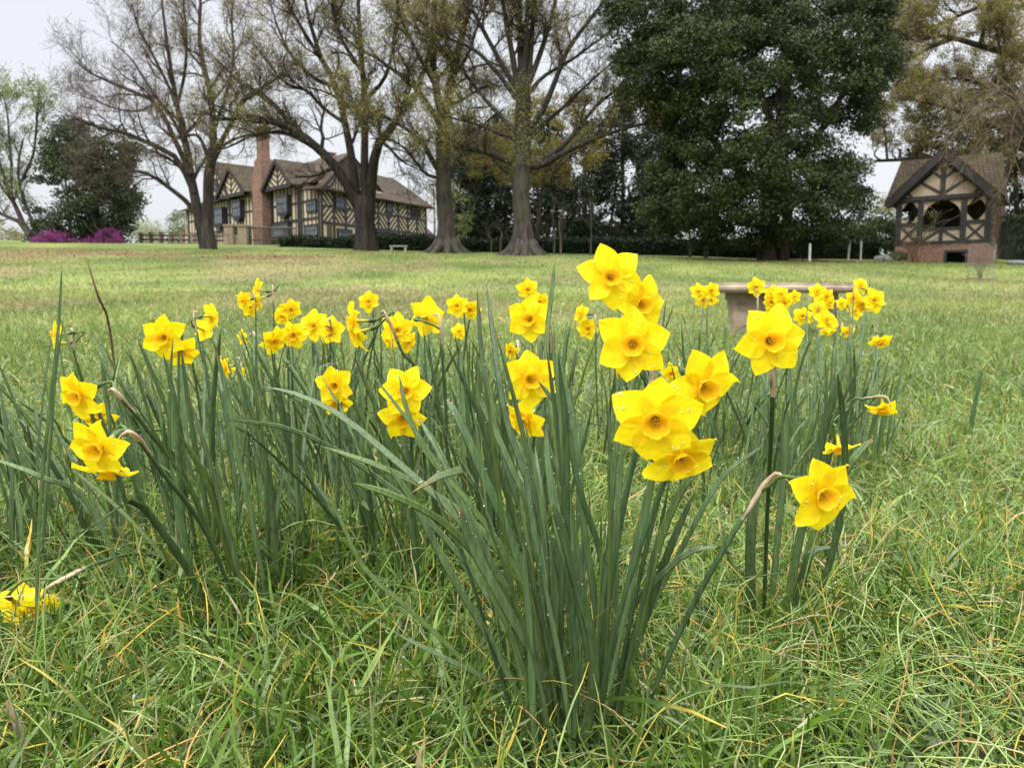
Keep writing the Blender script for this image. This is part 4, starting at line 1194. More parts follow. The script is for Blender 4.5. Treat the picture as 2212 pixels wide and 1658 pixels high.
# distant pale trees on the skyline, left
leafy('willow_tree', 'distant pale weeping willow in the gap between the evergreen and the house', 'tree',
    [(290, 478), (275, 500), (280, 535), (345, 535), (350, 500), (325, 480)], 130, 3, 50, 60, 1.3, 0.25, ((0.22, 0.24, 0.13), (0.36, 0.38, 0.22)), 206, mat=M_TREELEAF, squash=1.3, trunks=[([(315, 545), (315, 500)], 4, 2)])
leafy('distant_tree', 'distant grey-green round tree touching the left end of the house', 'tree',
    [(375, 455), (365, 490), (360, 540), (405, 540), (408, 460)], 100, 2.5, 50, 60, 0.9, 0.22, ((0.10, 0.13, 0.07), (0.22, 0.25, 0.14)), 207, mat=M_TREELEAF, trunks=[([(388, 545), (388, 490)], 5, 3)])
leafy('distant_tree', 'yellowish bush on the skyline at the far left edge', 'shrub',
    [(-40, 480), (-40, 540), (50, 540), (62, 520), (30, 500), (5, 478)], 75, 3, 60, 50, 0.8, 0.16, ((0.12, 0.13, 0.035), (0.24, 0.23, 0.08)), 208, mat=M_TREELEAF)
# purple flowering shrubs
for i, (poly, lab, sd_) in enumerate((([(62, 540), (75, 512), (105, 500), (140, 502), (165, 518), (178, 540)], 'rounded magenta-purple flowering shrub, the one farther left', 211),
                                     ([(172, 540), (190, 515), (215, 498), (240, 492), (262, 500), (280, 522), (282, 542)], 'taller loose magenta-purple flowering shrub under the dark evergreen', 212))):
    leafy('flowering_shrub', lab, 'shrub', poly, 52, 1.1, 75, 70, 0.32, 0.075, ((0.13, 0.018, 0.105), (0.31, 0.055, 0.24)), sd_, mat=M_TREELEAF, group='purple shrubs at the lawn edge', trunks=[([(np.mean([p[0] for p in poly]), 545), (np.mean([p[0] for p in poly]), 515)], 3, 2)])
leafy('low_shrub', 'low yellow-green shrub between the two purple shrubs', 'shrub', [(165, 540), (172, 527), (190, 530), (215, 526), (225, 540)], 50, 0.8, 26, 60, 0.28, 0.08, ((0.05, 0.07, 0.02), (0.13, 0.16, 0.045)), 213, mat=M_TREELEAF)

# clipped hedges
def hedge(label, ax, bx, Ya, Yb, topa, topb, depth, seed, lumps=1.0):
    rng = np.random.default_rng(seed)
    A, B_ = GP(ax, Ya), GP(bx, Yb); L = np.linalg.norm((B_ - A)[:2]); u = (B_ - A) / L; u[2] = 0; n = np.array([-u[1], u[0], 0]); n = n if n[1] > 0 else -n
    th = thing('hedge', label, 'hedge', (A + B_) / 2)
    ns = int(L / 0.5) + 2; core = MB(); ht = []
    pts = int(L * 620)
    s = rng.random(pts) * L
    f = s / L
    hA = P(ax, topa, Ya)[2] - A[2]; hB = P(bx, topb, Yb)[2] - B_[2]
    bump = lumps * (fbm(s * 0.55 + seed, s * 0 + seed, 3) - 0.5)
    h = (hA + (hB - hA) * f) * (1 + 0.55 * bump)
    q = rng.random(pts) * (1.3 + depth)
    front = q < 1.3
    z = np.where(front, rng.random(pts) ** 0.9 * h, h - 0.05)
    o = np.where(front, -0.0, (q - 1.3))
    rnd = 0.22 * np.clip(z / h, 0, 1) ** 4
    o = np.where(front, o + rnd, o)
    x = A[0] + u[0] * s + n[0] * o; y = A[1] + u[1] * s + n[1] * o
    C = np.stack([x, y, gz(x, y) + z], -1) + rng.normal(size=(pts, 3)) * 0.09
    C[:, 1] += 0.22 * (fbm(s * 1.1, z * 1.3 + 4, 3) - 0.5) * 2
    v = np.clip(fbm(s * 1.4, z * 1.8, 3) * 0.9 + rng.random(pts) * 0.35 - 0.2, 0, 1)
    m = MB(); V, T, c = leaf_quads(C, 0.13, rng, (0.010, 0.018, 0.008), (0.042, 0.064, 0.022), v=v, up=0.5); m.add(V, None, T, c); m.build('foliage', M_GLOSSLEAF, th)
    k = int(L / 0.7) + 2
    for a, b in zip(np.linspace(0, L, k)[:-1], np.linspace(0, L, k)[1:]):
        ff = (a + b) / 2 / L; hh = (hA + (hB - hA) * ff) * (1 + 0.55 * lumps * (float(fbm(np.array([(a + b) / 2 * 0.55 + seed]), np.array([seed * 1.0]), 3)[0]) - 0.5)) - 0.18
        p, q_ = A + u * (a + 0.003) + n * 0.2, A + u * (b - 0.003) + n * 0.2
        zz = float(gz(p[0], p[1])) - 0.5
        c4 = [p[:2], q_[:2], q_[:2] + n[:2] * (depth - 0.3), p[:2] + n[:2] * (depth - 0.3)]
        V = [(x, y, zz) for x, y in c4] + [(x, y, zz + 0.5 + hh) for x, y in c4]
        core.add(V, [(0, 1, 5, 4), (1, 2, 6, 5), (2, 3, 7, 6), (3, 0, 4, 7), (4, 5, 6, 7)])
    core.build('stems', M_CORE, th)  # dark core boxes added to fill the hedge, in place of stems
hedge('bumpy dark green hedge along the front of the manor house', 600, 940, 54, 50, 516, 511, 1.6, 7, 1.3)
hedge('long dark clipped hedge under the conifers and the huge evergreen', 982, 1900, 49.5, 47.5, 517, 519, 1.4, 8, 0.5)
hedge('dark hedge at the right edge beside the pavilion', 2170, 2290, 48, 47, 470, 470, 1.6, 9, 0.7)

# saplings planted along the hedge
for i, (x, yt, w, Y, lab) in enumerate(((1196, 440, 5, 46, 'thin bare sapling nearest the mossy trunk, along the hedge'), (1275, 430, 4.5, 46.5, 'thin bare sapling third along the hedge before the tall yellow daffodil'),
        (1210, 450, 6, 45, 'thin bare sapling close right of the mossy trunk, the thicker of its pair'), (1490, 470, 7, 45, 'grey sapling trunk at the left edge of the huge evergreen'), (1524, 460, 10, 44.5, 'stout grey sapling trunk under the left skirts of the huge evergreen'), (1080, 490, 4, 47, 'thin bare sapling left of the mossy trunk'), (1060, 500, 3.5, 47, 'thinnest bare sapling, farthest left before the long hedge'))):
    b = GP(x, Y); rng = np.random.default_rng(400 + i)
    t = thing('sapling', lab, 'tree', b, 'young trees along the hedge')
    pts = spline([b - (0, 0, 0.1), P(x + 1, 520, Y), P(x + rng.uniform(-5, 5), (yt + 520) / 2, Y), P(x + rng.uniform(-8, 8), yt, Y)], 8)
    R = np.linspace(w, w * 0.4, 8) / FOC * Y / 2
    m = MB(); m.tube(pts, R, 7, (1, 1, 1)); m.build('trunk', M_BARKL, t, smooth=True)
    B, Rb = spawn(pts[None], R[None], 9, rng, 0.4, 1, 0.4, 0.9, 1.3, 6, 0.5, 0.15, 0.2, 0.012)
    B2, Rb2 = spawn(B, Rb, 5, rng, 0.2, 1, 0.4, 1.0, 0.7, 5, 0.6, 0.1, 0.2, 0.008)
    m = MB()
    for bb, rr in ((B, Rb), (B2, Rb2)):
        V, F = tubes(bb, rr, 3); m.add(V, F, None, np.ones((len(V), 3)))
    m.build('twigs', M_TWIG, t, smooth=True)

leafy('olive_tree', 'broad olive-leaved tree filling the sky behind the pavilion ridge', 'tree', [(1955, 330), (1960, 260), (1985, 190), (2030, 140), (2090, 120), (2160, 60), (2260, 40), (2330, 120), (2330, 400), (2150, 400), (2060, 340)], 56, 3.0, 380, 180, 0.85, 0.085, ((0.078, 0.072, 0.026), (0.215, 0.185, 0.060)), 226, mat=M_TREELEAF, trunks=[([(2240, 560), (2235, 420), (2200, 280), (2150, 160)], 16, 6), ([(2225, 380), (2120, 280), (2030, 220)], 9, 4)], base_px=2240, hole=0.36)
for i, (x, hw, yt, lab) in enumerate(((1035, 50, 470, 'dark undergrowth bush behind the hedge left of the mossy trunk'), (1175, 55, 455, 'dark undergrowth bush behind the hedge right of the mossy trunk'), (1290, 60, 465, 'dark undergrowth bush behind the middle of the long hedge'), (1400, 60, 440, 'dark undergrowth bush beside the huge evergreen left skirts'), (1840, 50, 480, 'dark undergrowth bush behind the white posts'))):
    leafy('undergrowth_bush', lab, 'shrub', [(x - hw, 535), (x - hw, 500), (x - hw * .6, yt), (x + hw * .6, yt + 6), (x + hw, 500), (x + hw, 535)], 64, 1.6, 80, 60, 0.6, 0.18, ((0.014, 0.018, 0.010), (0.045, 0.055, 0.024)), 230 + i, group='bushes behind the hedge', hole=0.36)
# green shrubs left of the pavilion and conifer behind it
leafy('green_shrub', 'bright green leafy shrub between the evergreen and the pavilion', 'shrub', [(1868, 550), (1862, 500), (1880, 475), (1905, 470), (1938, 480), (1950, 550)], 50, 1.6, 90, 60, 0.5, 0.14, ((0.028, 0.048, 0.014), (0.10, 0.14, 0.038)), 221, mat=M_TREELEAF)
leafy('pale_tree', 'small pale yellow-green tree rising behind the shrub left of the pavilion', 'tree', [(1880, 470), (1885, 440), (1905, 415), (1930, 430), (1945, 470)], 62, 1.2, 40, 40, 0.45, 0.12, ((0.14, 0.17, 0.05), (0.26, 0.29, 0.10)), 222, mat=M_TREELEAF, trunks=[([(1912, 540), (1912, 460)], 5, 2)])
leafy('dark_conifer', 'broad dark conifer behind the pavilion roof', 'tree', [(1965, 335), (1985, 300), (1995, 255), (2040, 250), (2080, 270), (2150, 260), (2230, 250), (2290, 300), (2290, 540), (2160, 545), (1955, 545), (1965, 440)], 52, 2.2, 380, 60, 0.7, 0.19, ((0.018, 0.024, 0.012), (0.055, 0.060, 0.026)), 223,
    trunks=[([(2200, 560), (2195, 450), (2190, 300)], 14, 6)], base_px=2200, hole=0.34)
# mass of bare brown weeping twigs hanging before the pavilion's right side
def weeping():
    rng = np.random.default_rng(77); Y = 38.5; base = GP(2262, Y)
    t = thing('weeping_tree', 'leafless brown weeping tree hanging over the right side of the pavilion', 'tree', base)
    lim = []
    for k in range(26):
        x1 = rng.uniform(2050, 2330); y1 = rng.uniform(185, 380); xs = 2245 + rng.uniform(-10, 20)
        pk = (x1 * 0.5 + xs * 0.5, min(y1, 300) - rng.uniform(10, 60))
        pl = [(xs, 420), (xs - 8, 340), pk, (x1, y1), (x1 - (xs - x1) * 0.22, y1 + rng.uniform(20, 70))]
        dd = rng.uniform(-3, 2.2) * np.linspace(0, 1, 5)
        lim.append(([P(x, y, Y + q) for (x, y), q in zip(pl, dd)], [0.075, 0.015]))
    LP, LR = pad_limbs(lim, 12); tb = MB()
    V, F = tubes(LP, LR, 5); tb.add(V, F, None, np.ones((len(V), 3)))
    tb.tube([base - (0, 0, 0.2), P(2258, 500, Y), P(2250, 400, Y), P(2245, 330, Y)], [0.3, 0.24, 0.2, 0.12], 9, (1, 1, 1))
    tb.build('trunk', M_BARK, t, smooth=True)
    B1, R1 = spawn(LP, LR, 10, rng, 0.3, 1.0, 0.3, 1.0, 1.9, 7, 0.5, 0.0, 0.16, 0.010, 0.5, 0.10)
    B2, R2 = spawn(B1, R1, 4, rng, 0.1, 1.0, 0.3, 0.9, 1.1, 6, 0.6, 0.0, 0.16, 0.008, 0.6, 0.12)
    m = MB()
    for b, r in ((B1, R1), (B2, R2)):
        V, F = tubes(b, r, 3); m.add(V, F, None, np.array([1.7, 1.5, 0.95]))
    m.build('twigs', M_TWIG, t, smooth=True)
weeping()
# bare shrubs round the pavilion
def bare_shrub(label, px, Y, ytop, half, n, seed, col, wire=False, r=0.010):
    rng = np.random.default_rng(seed); b = GP(px, Y)
    t = thing('bare_shrub', label, 'shrub', b)
    pts = []
    for k in range(n):
        x = px + rng.uniform(-1, 1) * half; dy = rng.uniform(-0.4, 0.4)
        yy = ytop + abs(x - px) / half * 18 + rng.uniform(0, 14)
        pts.append(spline([b + (rng.uniform(-0.06, 0.06), 0, -0.05), P(px + (x - px) * 0.35, (yy * 0.55 + proj(b)[1] * 0.45), Y + dy * 0.5), P(x, yy, Y + dy)], 8))
    Pn = np.array(pts); R = np.tile(np.linspace(r, r * 0.5, 8), (n, 1))
    m = MB(); V, F = tubes(Pn, R, 4); m.add(V, F, None, np.asarray(col))
    B, Rb = spawn(Pn, R, 5, rng, 0.35, 1, 0.3, 0.8, 0.5, 5, 0.7, 0.1, 0.15, r * 0.55)
    V, F = tubes(B, Rb, 3); m.add(V, F, None, np.asarray(col)); m.build('stems', M_TWIG, t, smooth=True)
    if wire:
        w = MB(); R0 = 0.38
        for h in np.arange(0.05, 1.15, 0.12):
            w.tube([(b[0] + R0 * cos(a), b[1] + R0 * sin(a), b[2] + h) for a in np.linspace(0, 2 * pi, 25)], 0.0022, 3)
        for a in np.linspace(0, 2 * pi, 33): w.tube([(b[0] + R0 * cos(a), b[1] + R0 * sin(a), b[2] - 0.03), (b[0] + R0 * cos(a), b[1] + R0 * sin(a), b[2] + 1.13)], 0.0022, 3)
        tag(w.build('wire_guard', M_STONEG), 'thin round wire mesh guard around the leafless shrub before the pavilion', 'wire guard')
        m = MB(); k = 24; rr = 0.6
        V = [(b[0], b[1], float(gz(b[0], b[1])) + 0.05)]
        for ring, zz in ((0.6, 0.045), (1.0, -0.02)):
            for a in np.linspace(0, 2 * pi, k + 1)[:-1]:
                q = rr * ring * (0.9 + 0.2 * vnoise(cos(a) * 2 + 5, sin(a) * 2 + 5)); x, y = b[0] + q * cos(a), b[1] + q * sin(a); V.append((x, y, float(gz(x, y)) + zz))
        T = [(0, 1 + i, 1 + (i + 1) % k) for i in range(k)]; Q = [(1 + i, 1 + k + i, 1 + k + (i + 1) % k, 1 + (i + 1) % k) for i in range(k)]
        m.add(V, Q, T); o = m.build('mulch_bed', m_plain('brown mulch', (0.035, 0.022, 0.015), (0.11, 0.065, 0.042), 14, 0.95, 0.8), smooth=True); o['kind'] = 'structure'
bare_shrub('leafless pale-twigged shrub inside a wire guard on mulch before the pavilion', 2117, 25.0, 524, 38, 22, 81, (2.2, 1.6, 1.4), True, 0.006)
bare_shrub('leafless reddish shrub against the brick base at the pavilion left corner', 1972, 41.8, 500, 28, 34, 82, (1.7, 1.1, 0.8))
bare_shrub('leafless tall thin shrub against the plaster at the pavilion right corner', 2150, 40.5, 430, 24, 9, 83, (1.9, 1.5, 1.1))
leafy('climbing_shrub', 'sparse green climber with thin stems across the pavilion front', 'shrub', [(1948, 480), (1990, 460), (2030, 455), (2045, 475), (2010, 500), (1995, 545), (1960, 520)], 41.9, 0.5, 26, 16, 0.30, 0.07, ((0.05, 0.06, 0.018), (0.14, 0.15, 0.04)), 224, mat=M_TREELEAF, trunks=[([(1985, 568), (1995, 510), (2030, 460)], 2, 1), ([(1982, 568), (1975, 510), (1955, 475)], 2, 1)], base_px=1984)
leafy('low_shrub', 'low green weedy shrub by the grey stone blocks', 'shrub', [(1925, 562), (1915, 548), (1935, 543), (1960, 548), (1958, 562)], 42.5, 0.5, 22, 40, 0.2, 0.08, ((0.05, 0.07, 0.02), (0.12, 0.16, 0.05)), 225, mat=M_TREELEAF)
# a leaning stick by the hedge
def stick(label, a, b, Ya, Yb, r, name='dead_stalk', col=M_BTIMBER):
    A = GP(a[0], Ya); B_ = P(b[0], b[1], Yb)
    m = MB(); m.tube(spline([A - (0, 0, 0.05), (A + B_) / 2 + (0.01, 0, 0), B_], 8), np.linspace(r, r * 0.4, 8), 5, (1, 1, 1))
    return tag(m.build(name, col, smooth=True), label, 'stalk')
stick('pale stick leaning in the grass before the long hedge', (2506 * .594, 940), (1538, 923), 40, 40.5, 0.03)

# fallen leaves under the evergreen and along the left edge of the lawn
def litter():
    rng = np.random.default_rng(91); N = 1500
    X = np.concatenate([rng.normal(15.5, 1.9, N), rng.uniform(-24, -8, 120), rng.normal(3, 8, 80)]); Y = np.concatenate([rng.normal(40.6, 0.8, N), rng.normal(38, 1.6, 120), rng.normal(36, 4, 80)])
    C = np.stack([X, Y, gz(X, Y) + 0.035], -1); m = MB()
    V, T, c = leaf_quads(C, 0.11, rng, (0.09, 0.045, 0.028), (0.28, 0.17, 0.10), up=3.0)
    m.add(V, None, T, c); o = m.build('fallen_leaves', M_TREELEAF); tag(o, 'reddish brown fallen leaves scattered on the grass under the trees', 'fallen leaves', kind='stuff')
litter()
# ---------------------------------------------------------------- dew
_oct = None
def dew_shape():
    k, n = 6, 4; V = []
    for i in range(n + 1):
        a = pi * i / n
        for j in range(k): V.append((sin(a) * cos(2 * pi * j / k), sin(a) * sin(2 * pi * j / k), cos(a)))
    idx = np.arange((n + 1) * k).reshape(n + 1, k)
    F = np.stack([idx[:-1], np.roll(idx[:-1], -1, 1), np.roll(idx[1:], -1, 1), idx[1:]], -1).reshape(-1, 4)
    return np.array(V), F
DV, DF = dew_shape()
def add_dew(mb, C, r):
    N = len(C)
    V = (C[:, None, :] + DV[None] * np.asarray(r)[:, None, None] * np.array([1, 1, 1.15])).reshape(-1, 3)
    F = (DF[None] + (np.arange(N) * len(DV))[:, None, None]).reshape(-1, 4)
    mb.add(V, F)

# ---------------------------------------------------------------- daffodil flowers
GLAU = np.array([0.070, 0.124, 0.046]); GLAU2 = np.array([0.142, 0.212, 0.088]); YGRN = np.array([0.16, 0.22, 0.045]); TANC = np.array([0.60, 0.46, 0.31])
def flower_parts(par, c, f, R, roll, rng, dew=0, col_k=1.0):
    f = norm(np.asarray(f, float)); upv = np.array([0, 0, 1.0])
    ex = norm(np.cross(upv, f)); ey = np.cross(f, ex)          # ex: viewer's left, ey: up
    ex = -ex if False else ex
    Mx = np.stack([-ex, ey, f], 1)                              # columns: viewer's right, up, towards the face
    uu = np.array([0, .10, .22, .36, .50, .64, .77, .88, .96, 1.0]); ww = np.array([.17, .25, .325, .375, .38, .33, .24, .145, .055, .005])
    vv = np.linspace(-1, 1, 7)
    mb = MB(); top_pts = []
    for k in range(6):
        outer = k % 2
        a = radians(roll + 60 * k + rng.uniform(-6, 6)); er = np.array([sin(a), cos(a), 0]); et = np.array([cos(a), -sin(a), 0])
        ln = (1.0 if outer else 0.97) * rng.uniform(0.93, 1.05); wd = (1.04 if outer else 0.94) * rng.uniform(0.92, 1.08)
        bend = rng.uniform(-0.16, 0.10); tw = rng.uniform(-0.11, 0.11); cup = rng.uniform(0.02, 0.08); sk = rng.uniform(-0.07, 0.07); ph = rng.uniform(0, 6)
        U, Vv = np.meshgrid(uu, vv, indexing='ij'); Wd = np.interp(U, uu, ww)
        r = 0.11 + (ln - 0.11) * U - 0.05 * Vv ** 2 * U * (1 - U)
        lat = Vv * Wd * wd + sk * U ** 2
        z = (-0.045 if outer else 0.015) + cup * np.sin(pi * U) + bend * U ** 2 + tw * Vv * U + 0.085 * Vv ** 2 * np.sin(pi * np.minimum(U + .1, 1)) + 0.035 * np.abs(Vv) * U + 0.012 * np.sin(6 * U + ph) * Vv + 0.010 * np.sin(9 * lat + ph)
        p = r[..., None] * er + lat[..., None] * et + z[..., None] * np.array([0, 0, 1.0])
        n1, n2 = U.shape; idx = np.arange(n1 * n2).reshape(n1, n2)
        F = np.stack([idx[:-1, :-1], idx[1:, :-1], idx[1:, 1:], idx[:-1, 1:]], -1).reshape(-1, 4)
        cc = np.array([0.94, 0.77, 0.014]) * (1 - 0.06 * (1 - U[..., None])) * rng.uniform(0.95, 1.03)
        cc = cc + np.array([0.02, -0.07, 0.0]) * np.clip(1 - U[..., None] * 2.2, 0, 1)
        V = (p.reshape(-1, 3) * R) @ Mx.T + c
        mb.add(V, F, None, cc.reshape(-1, 3) * col_k)
        top_pts.append(V.reshape(n1, n2, 3)[3:8, 1:6].reshape(-1, 3))
    fl = mb.build('flower', M_PETAL, par, smooth=True)
    # cup
    k = 30; th = np.arange(k) * 2 * pi / k; prof = [(.03, -.13), (.085, -.06), (.155, .02), (.225, .10), (.275, .19), (.305, .27), (.325, .315), (.345, .335)]
    V = []; C = []
    p0 = rng.uniform(0, 6)
    for i, (r, z) in enumerate(prof):
        e = max(0, (i - 1) / 6.0) ** 2
        rr = 0.86 * r * (1 + e * (0.045 * np.cos(6 * th + p0) + 0.030 * np.cos(11 * th + 2 * p0)))
        V.append(np.stack([rr * np.cos(th), rr * np.sin(th), z + e * 0.022 * np.cos(12 * th + p0)], -1))
        C.append(np.tile(np.array([0.95, 0.62, 0.018]) + np.array([0.0, 0.05, 0.0]) * (1 if i >= 6 else 0) - np.array([0.06, 0.04, 0]) * (1 if i < 2 else 0), (k, 1)))
    idx = np.arange(len(prof) * k).reshape(len(prof), k)
    F = np.stack([idx[:-1], np.roll(idx[:-1], -1, 1), np.roll(idx[1:], -1, 1), idx[1:]], -1).reshape(-1, 4)
    m = MB(); m.add((np.vstack(V) * R) @ Mx.T + c, F, None, np.vstack(C))
    o = m.build('corona', M_CORONA, par, smooth=True); reparent(o, fl)
    # stamens round a pistil
    m = MB(); st = [(0, 0, .16, .022)] + [(.055 * cos(t), .055 * sin(t), .09 + .02 * (i % 2), .024) for i, t in enumerate(np.arange(6) * pi / 3 + .3)]
    for x, y, z, s in st:
        V = DV * np.array([s, s, s * 2.0]) + np.array([x, y, z]); m.add((V * R) @ Mx.T + c, DF, None, np.array([0.80, 0.60, 0.09]) if s != .022 else np.array([0.5, 0.5, 0.15]))
        q = np.array([(x * .8, y * .8, -.15), (x, y, z)]); m.tube((q * R) @ Mx.T + c, 0.010 * R, 4, np.array([0.5, 0.42, 0.06]))
    o = m.build('stamens', M_CORONA, par, smooth=True); reparent(o, fl)
    if dew:
        pts = np.vstack(top_pts); s = rng.choice(len(pts), dew)
        m = MB(); add_dew(m, pts[s] + f * 0.0005, rng.uniform(0.0005, 0.0011, dew)); o = m.build('dew_drops', M_DEW, par, smooth=True); o['kind'] = 'stuff'; reparent(o, fl)
    return fl

def reparent(o, p):
    """make a part built under the thing a piece of one of the thing's parts"""
    o.parent = p

def tube_to_neck(par, fl, c, f, R, neck, rng):
    f = norm(f); pts = [c - f * 0.02 * R, c - f * 0.30 * R, c - f * 0.58 * R, c - f * 0.66 * R, c - f * 0.80 * R + (0, 0, .01 * R), c - f * 0.95 * R, c - f * 1.05 * R]
    d = neck - pts[-1]; L = np.linalg.norm(d)
    q = pts[-1]
    pts += [q + d * 0.35 + np.array([0, 0, 0.10 * L]) - f * 0.12 * L, q + d * 0.7 + np.array([0, 0, 0.06 * L]), neck]
    rr = np.array([.105, .085, .072, .085, .125, .115, .06, .05, .05, .055]) * R
    cl = [np.array([.62, .50, .02]), np.array([.55, .50, .03]), np.array([.36, .42, .05]), np.array([.10, .17, .04]), np.array([.055, .11, .035]), np.array([.06, .12, .035])] + [np.array([.11, .18, .045])] * 4
    n = 28; P_ = spline(pts, n); rad = np.interp(np.linspace(0, 9, n), np.arange(10), rr)
    col = np.stack([np.interp(np.linspace(0, 9, n), np.arange(10), np.array(cl)[:, i]) for i in range(3)], -1)
    V, F = tubes(P_, rad, 8); m = MB(); m.add(V, F, None, np.repeat(col, 8, 0))
    o = m.build('flower_tube', M_DAFLEAF, par, smooth=True); reparent(o, fl)

D0 = 0.056
def daffodil(label, base, flowers, neck=None, seed=0, bend=0.0, stem_r=0.0026, spathe=True, via=None, group=None):
    """base: (px, Y) or None; flowers: (px, py, d, yaw, pitch, roll[, Y])"""
    rng = np.random.default_rng(seed + 5000)
    fs = []
    for q in flowers:
        px, py, d, yaw, pit, roll = q[:6]
        Y = q[6] if len(q) > 6 else FOC * D0 / d
        if d < 75: yaw += rng.normal() * 12; pit += rng.normal() * 9 - 3; roll += rng.normal() * 8
        c = P(px, py, Y); a, b = radians(yaw), radians(pit)
        f = np.array([sin(a) * cos(b), -cos(a) * cos(b), sin(b)])
        fs.append((c, f, Y * d / FOC / 2 * 1.10, roll, d))
    if neck is None:
        nk = np.mean([c - f * 1.25 * R + np.array([0, 0, 0.12 * R]) for c, f, R, _, _ in fs], 0)
    else: nk = P(*neck)
    if base is None:
        npx, _ = proj(nk); base = (npx + rng.uniform(-20, 60), nk[1] + rng.uniform(0.0, 0.15))
    b = GP(*base)
    th = thing('daffodil', label, 'daffodil', b, group)
    if via is not None: pts = [b - (0, 0, 0.02)] + [P(*v) for v in via] + [nk]
    else:
        mid = b * 0.5 + nk * 0.5; mid[0] += bend + rng.uniform(-0.01, 0.01); mid[1] += rng.uniform(-0.01, 0.02)
        pts = [b - (0, 0, 0.02), mid, nk]
    ps = spline(pts, 16); m = MB(); V, F = tubes(ps, np.linspace(stem_r * 1.2, stem_r, 16), 8, 0.75)
    t = np.linspace(0, 1, 16)[:, None]; col = GLAU * 0.85 * (1 - t) + np.array([0.075, 0.13, 0.055]) * t
    m.add(V, F, None, np.repeat(col, 8, 0)); m.build('stem', M_DAFLEAF, th, smooth=True)
    if spathe:
        fl_ = norm(np.mean([c - nk for c, *_ in fs], 0)); d0 = norm(ps[-1] - ps[-3]); L = 0.036
        s_ = [nk - d0 * L * 0.75, nk - d0 * L * 0.3, nk + d0 * L * 0.15, nk + d0 * L * 0.5 + fl_ * L * 0.15, nk + d0 * L * 0.55 + fl_ * L * 0.55 - np.array([0, 0, L * 0.25])]
        P_ = spline(s_, 12); rr = np.interp(np.linspace(0, 1, 12), [0, .25, .55, .8, 1], np.array([1.1, 1.3, 1.35, 0.9, 0.1]) * stem_r)
        V, F = tubes(P_, rr, 7, 0.6); V = V + rng.normal(size=V.shape) * stem_r * 0.10
        m = MB(); m.add(V, F, None, TANC * rng.uniform(0.8, 1.15)); m.build('spathe', M_PAPER, th, smooth=True)
    for c, f, R, roll, d in fs:
        fl = flower_parts(th, c, f, R, roll, rng, dew=int(max(0, (d - 70) / 13)))
        tube_to_neck(th, fl, c, f, R, nk, rng)
    return th

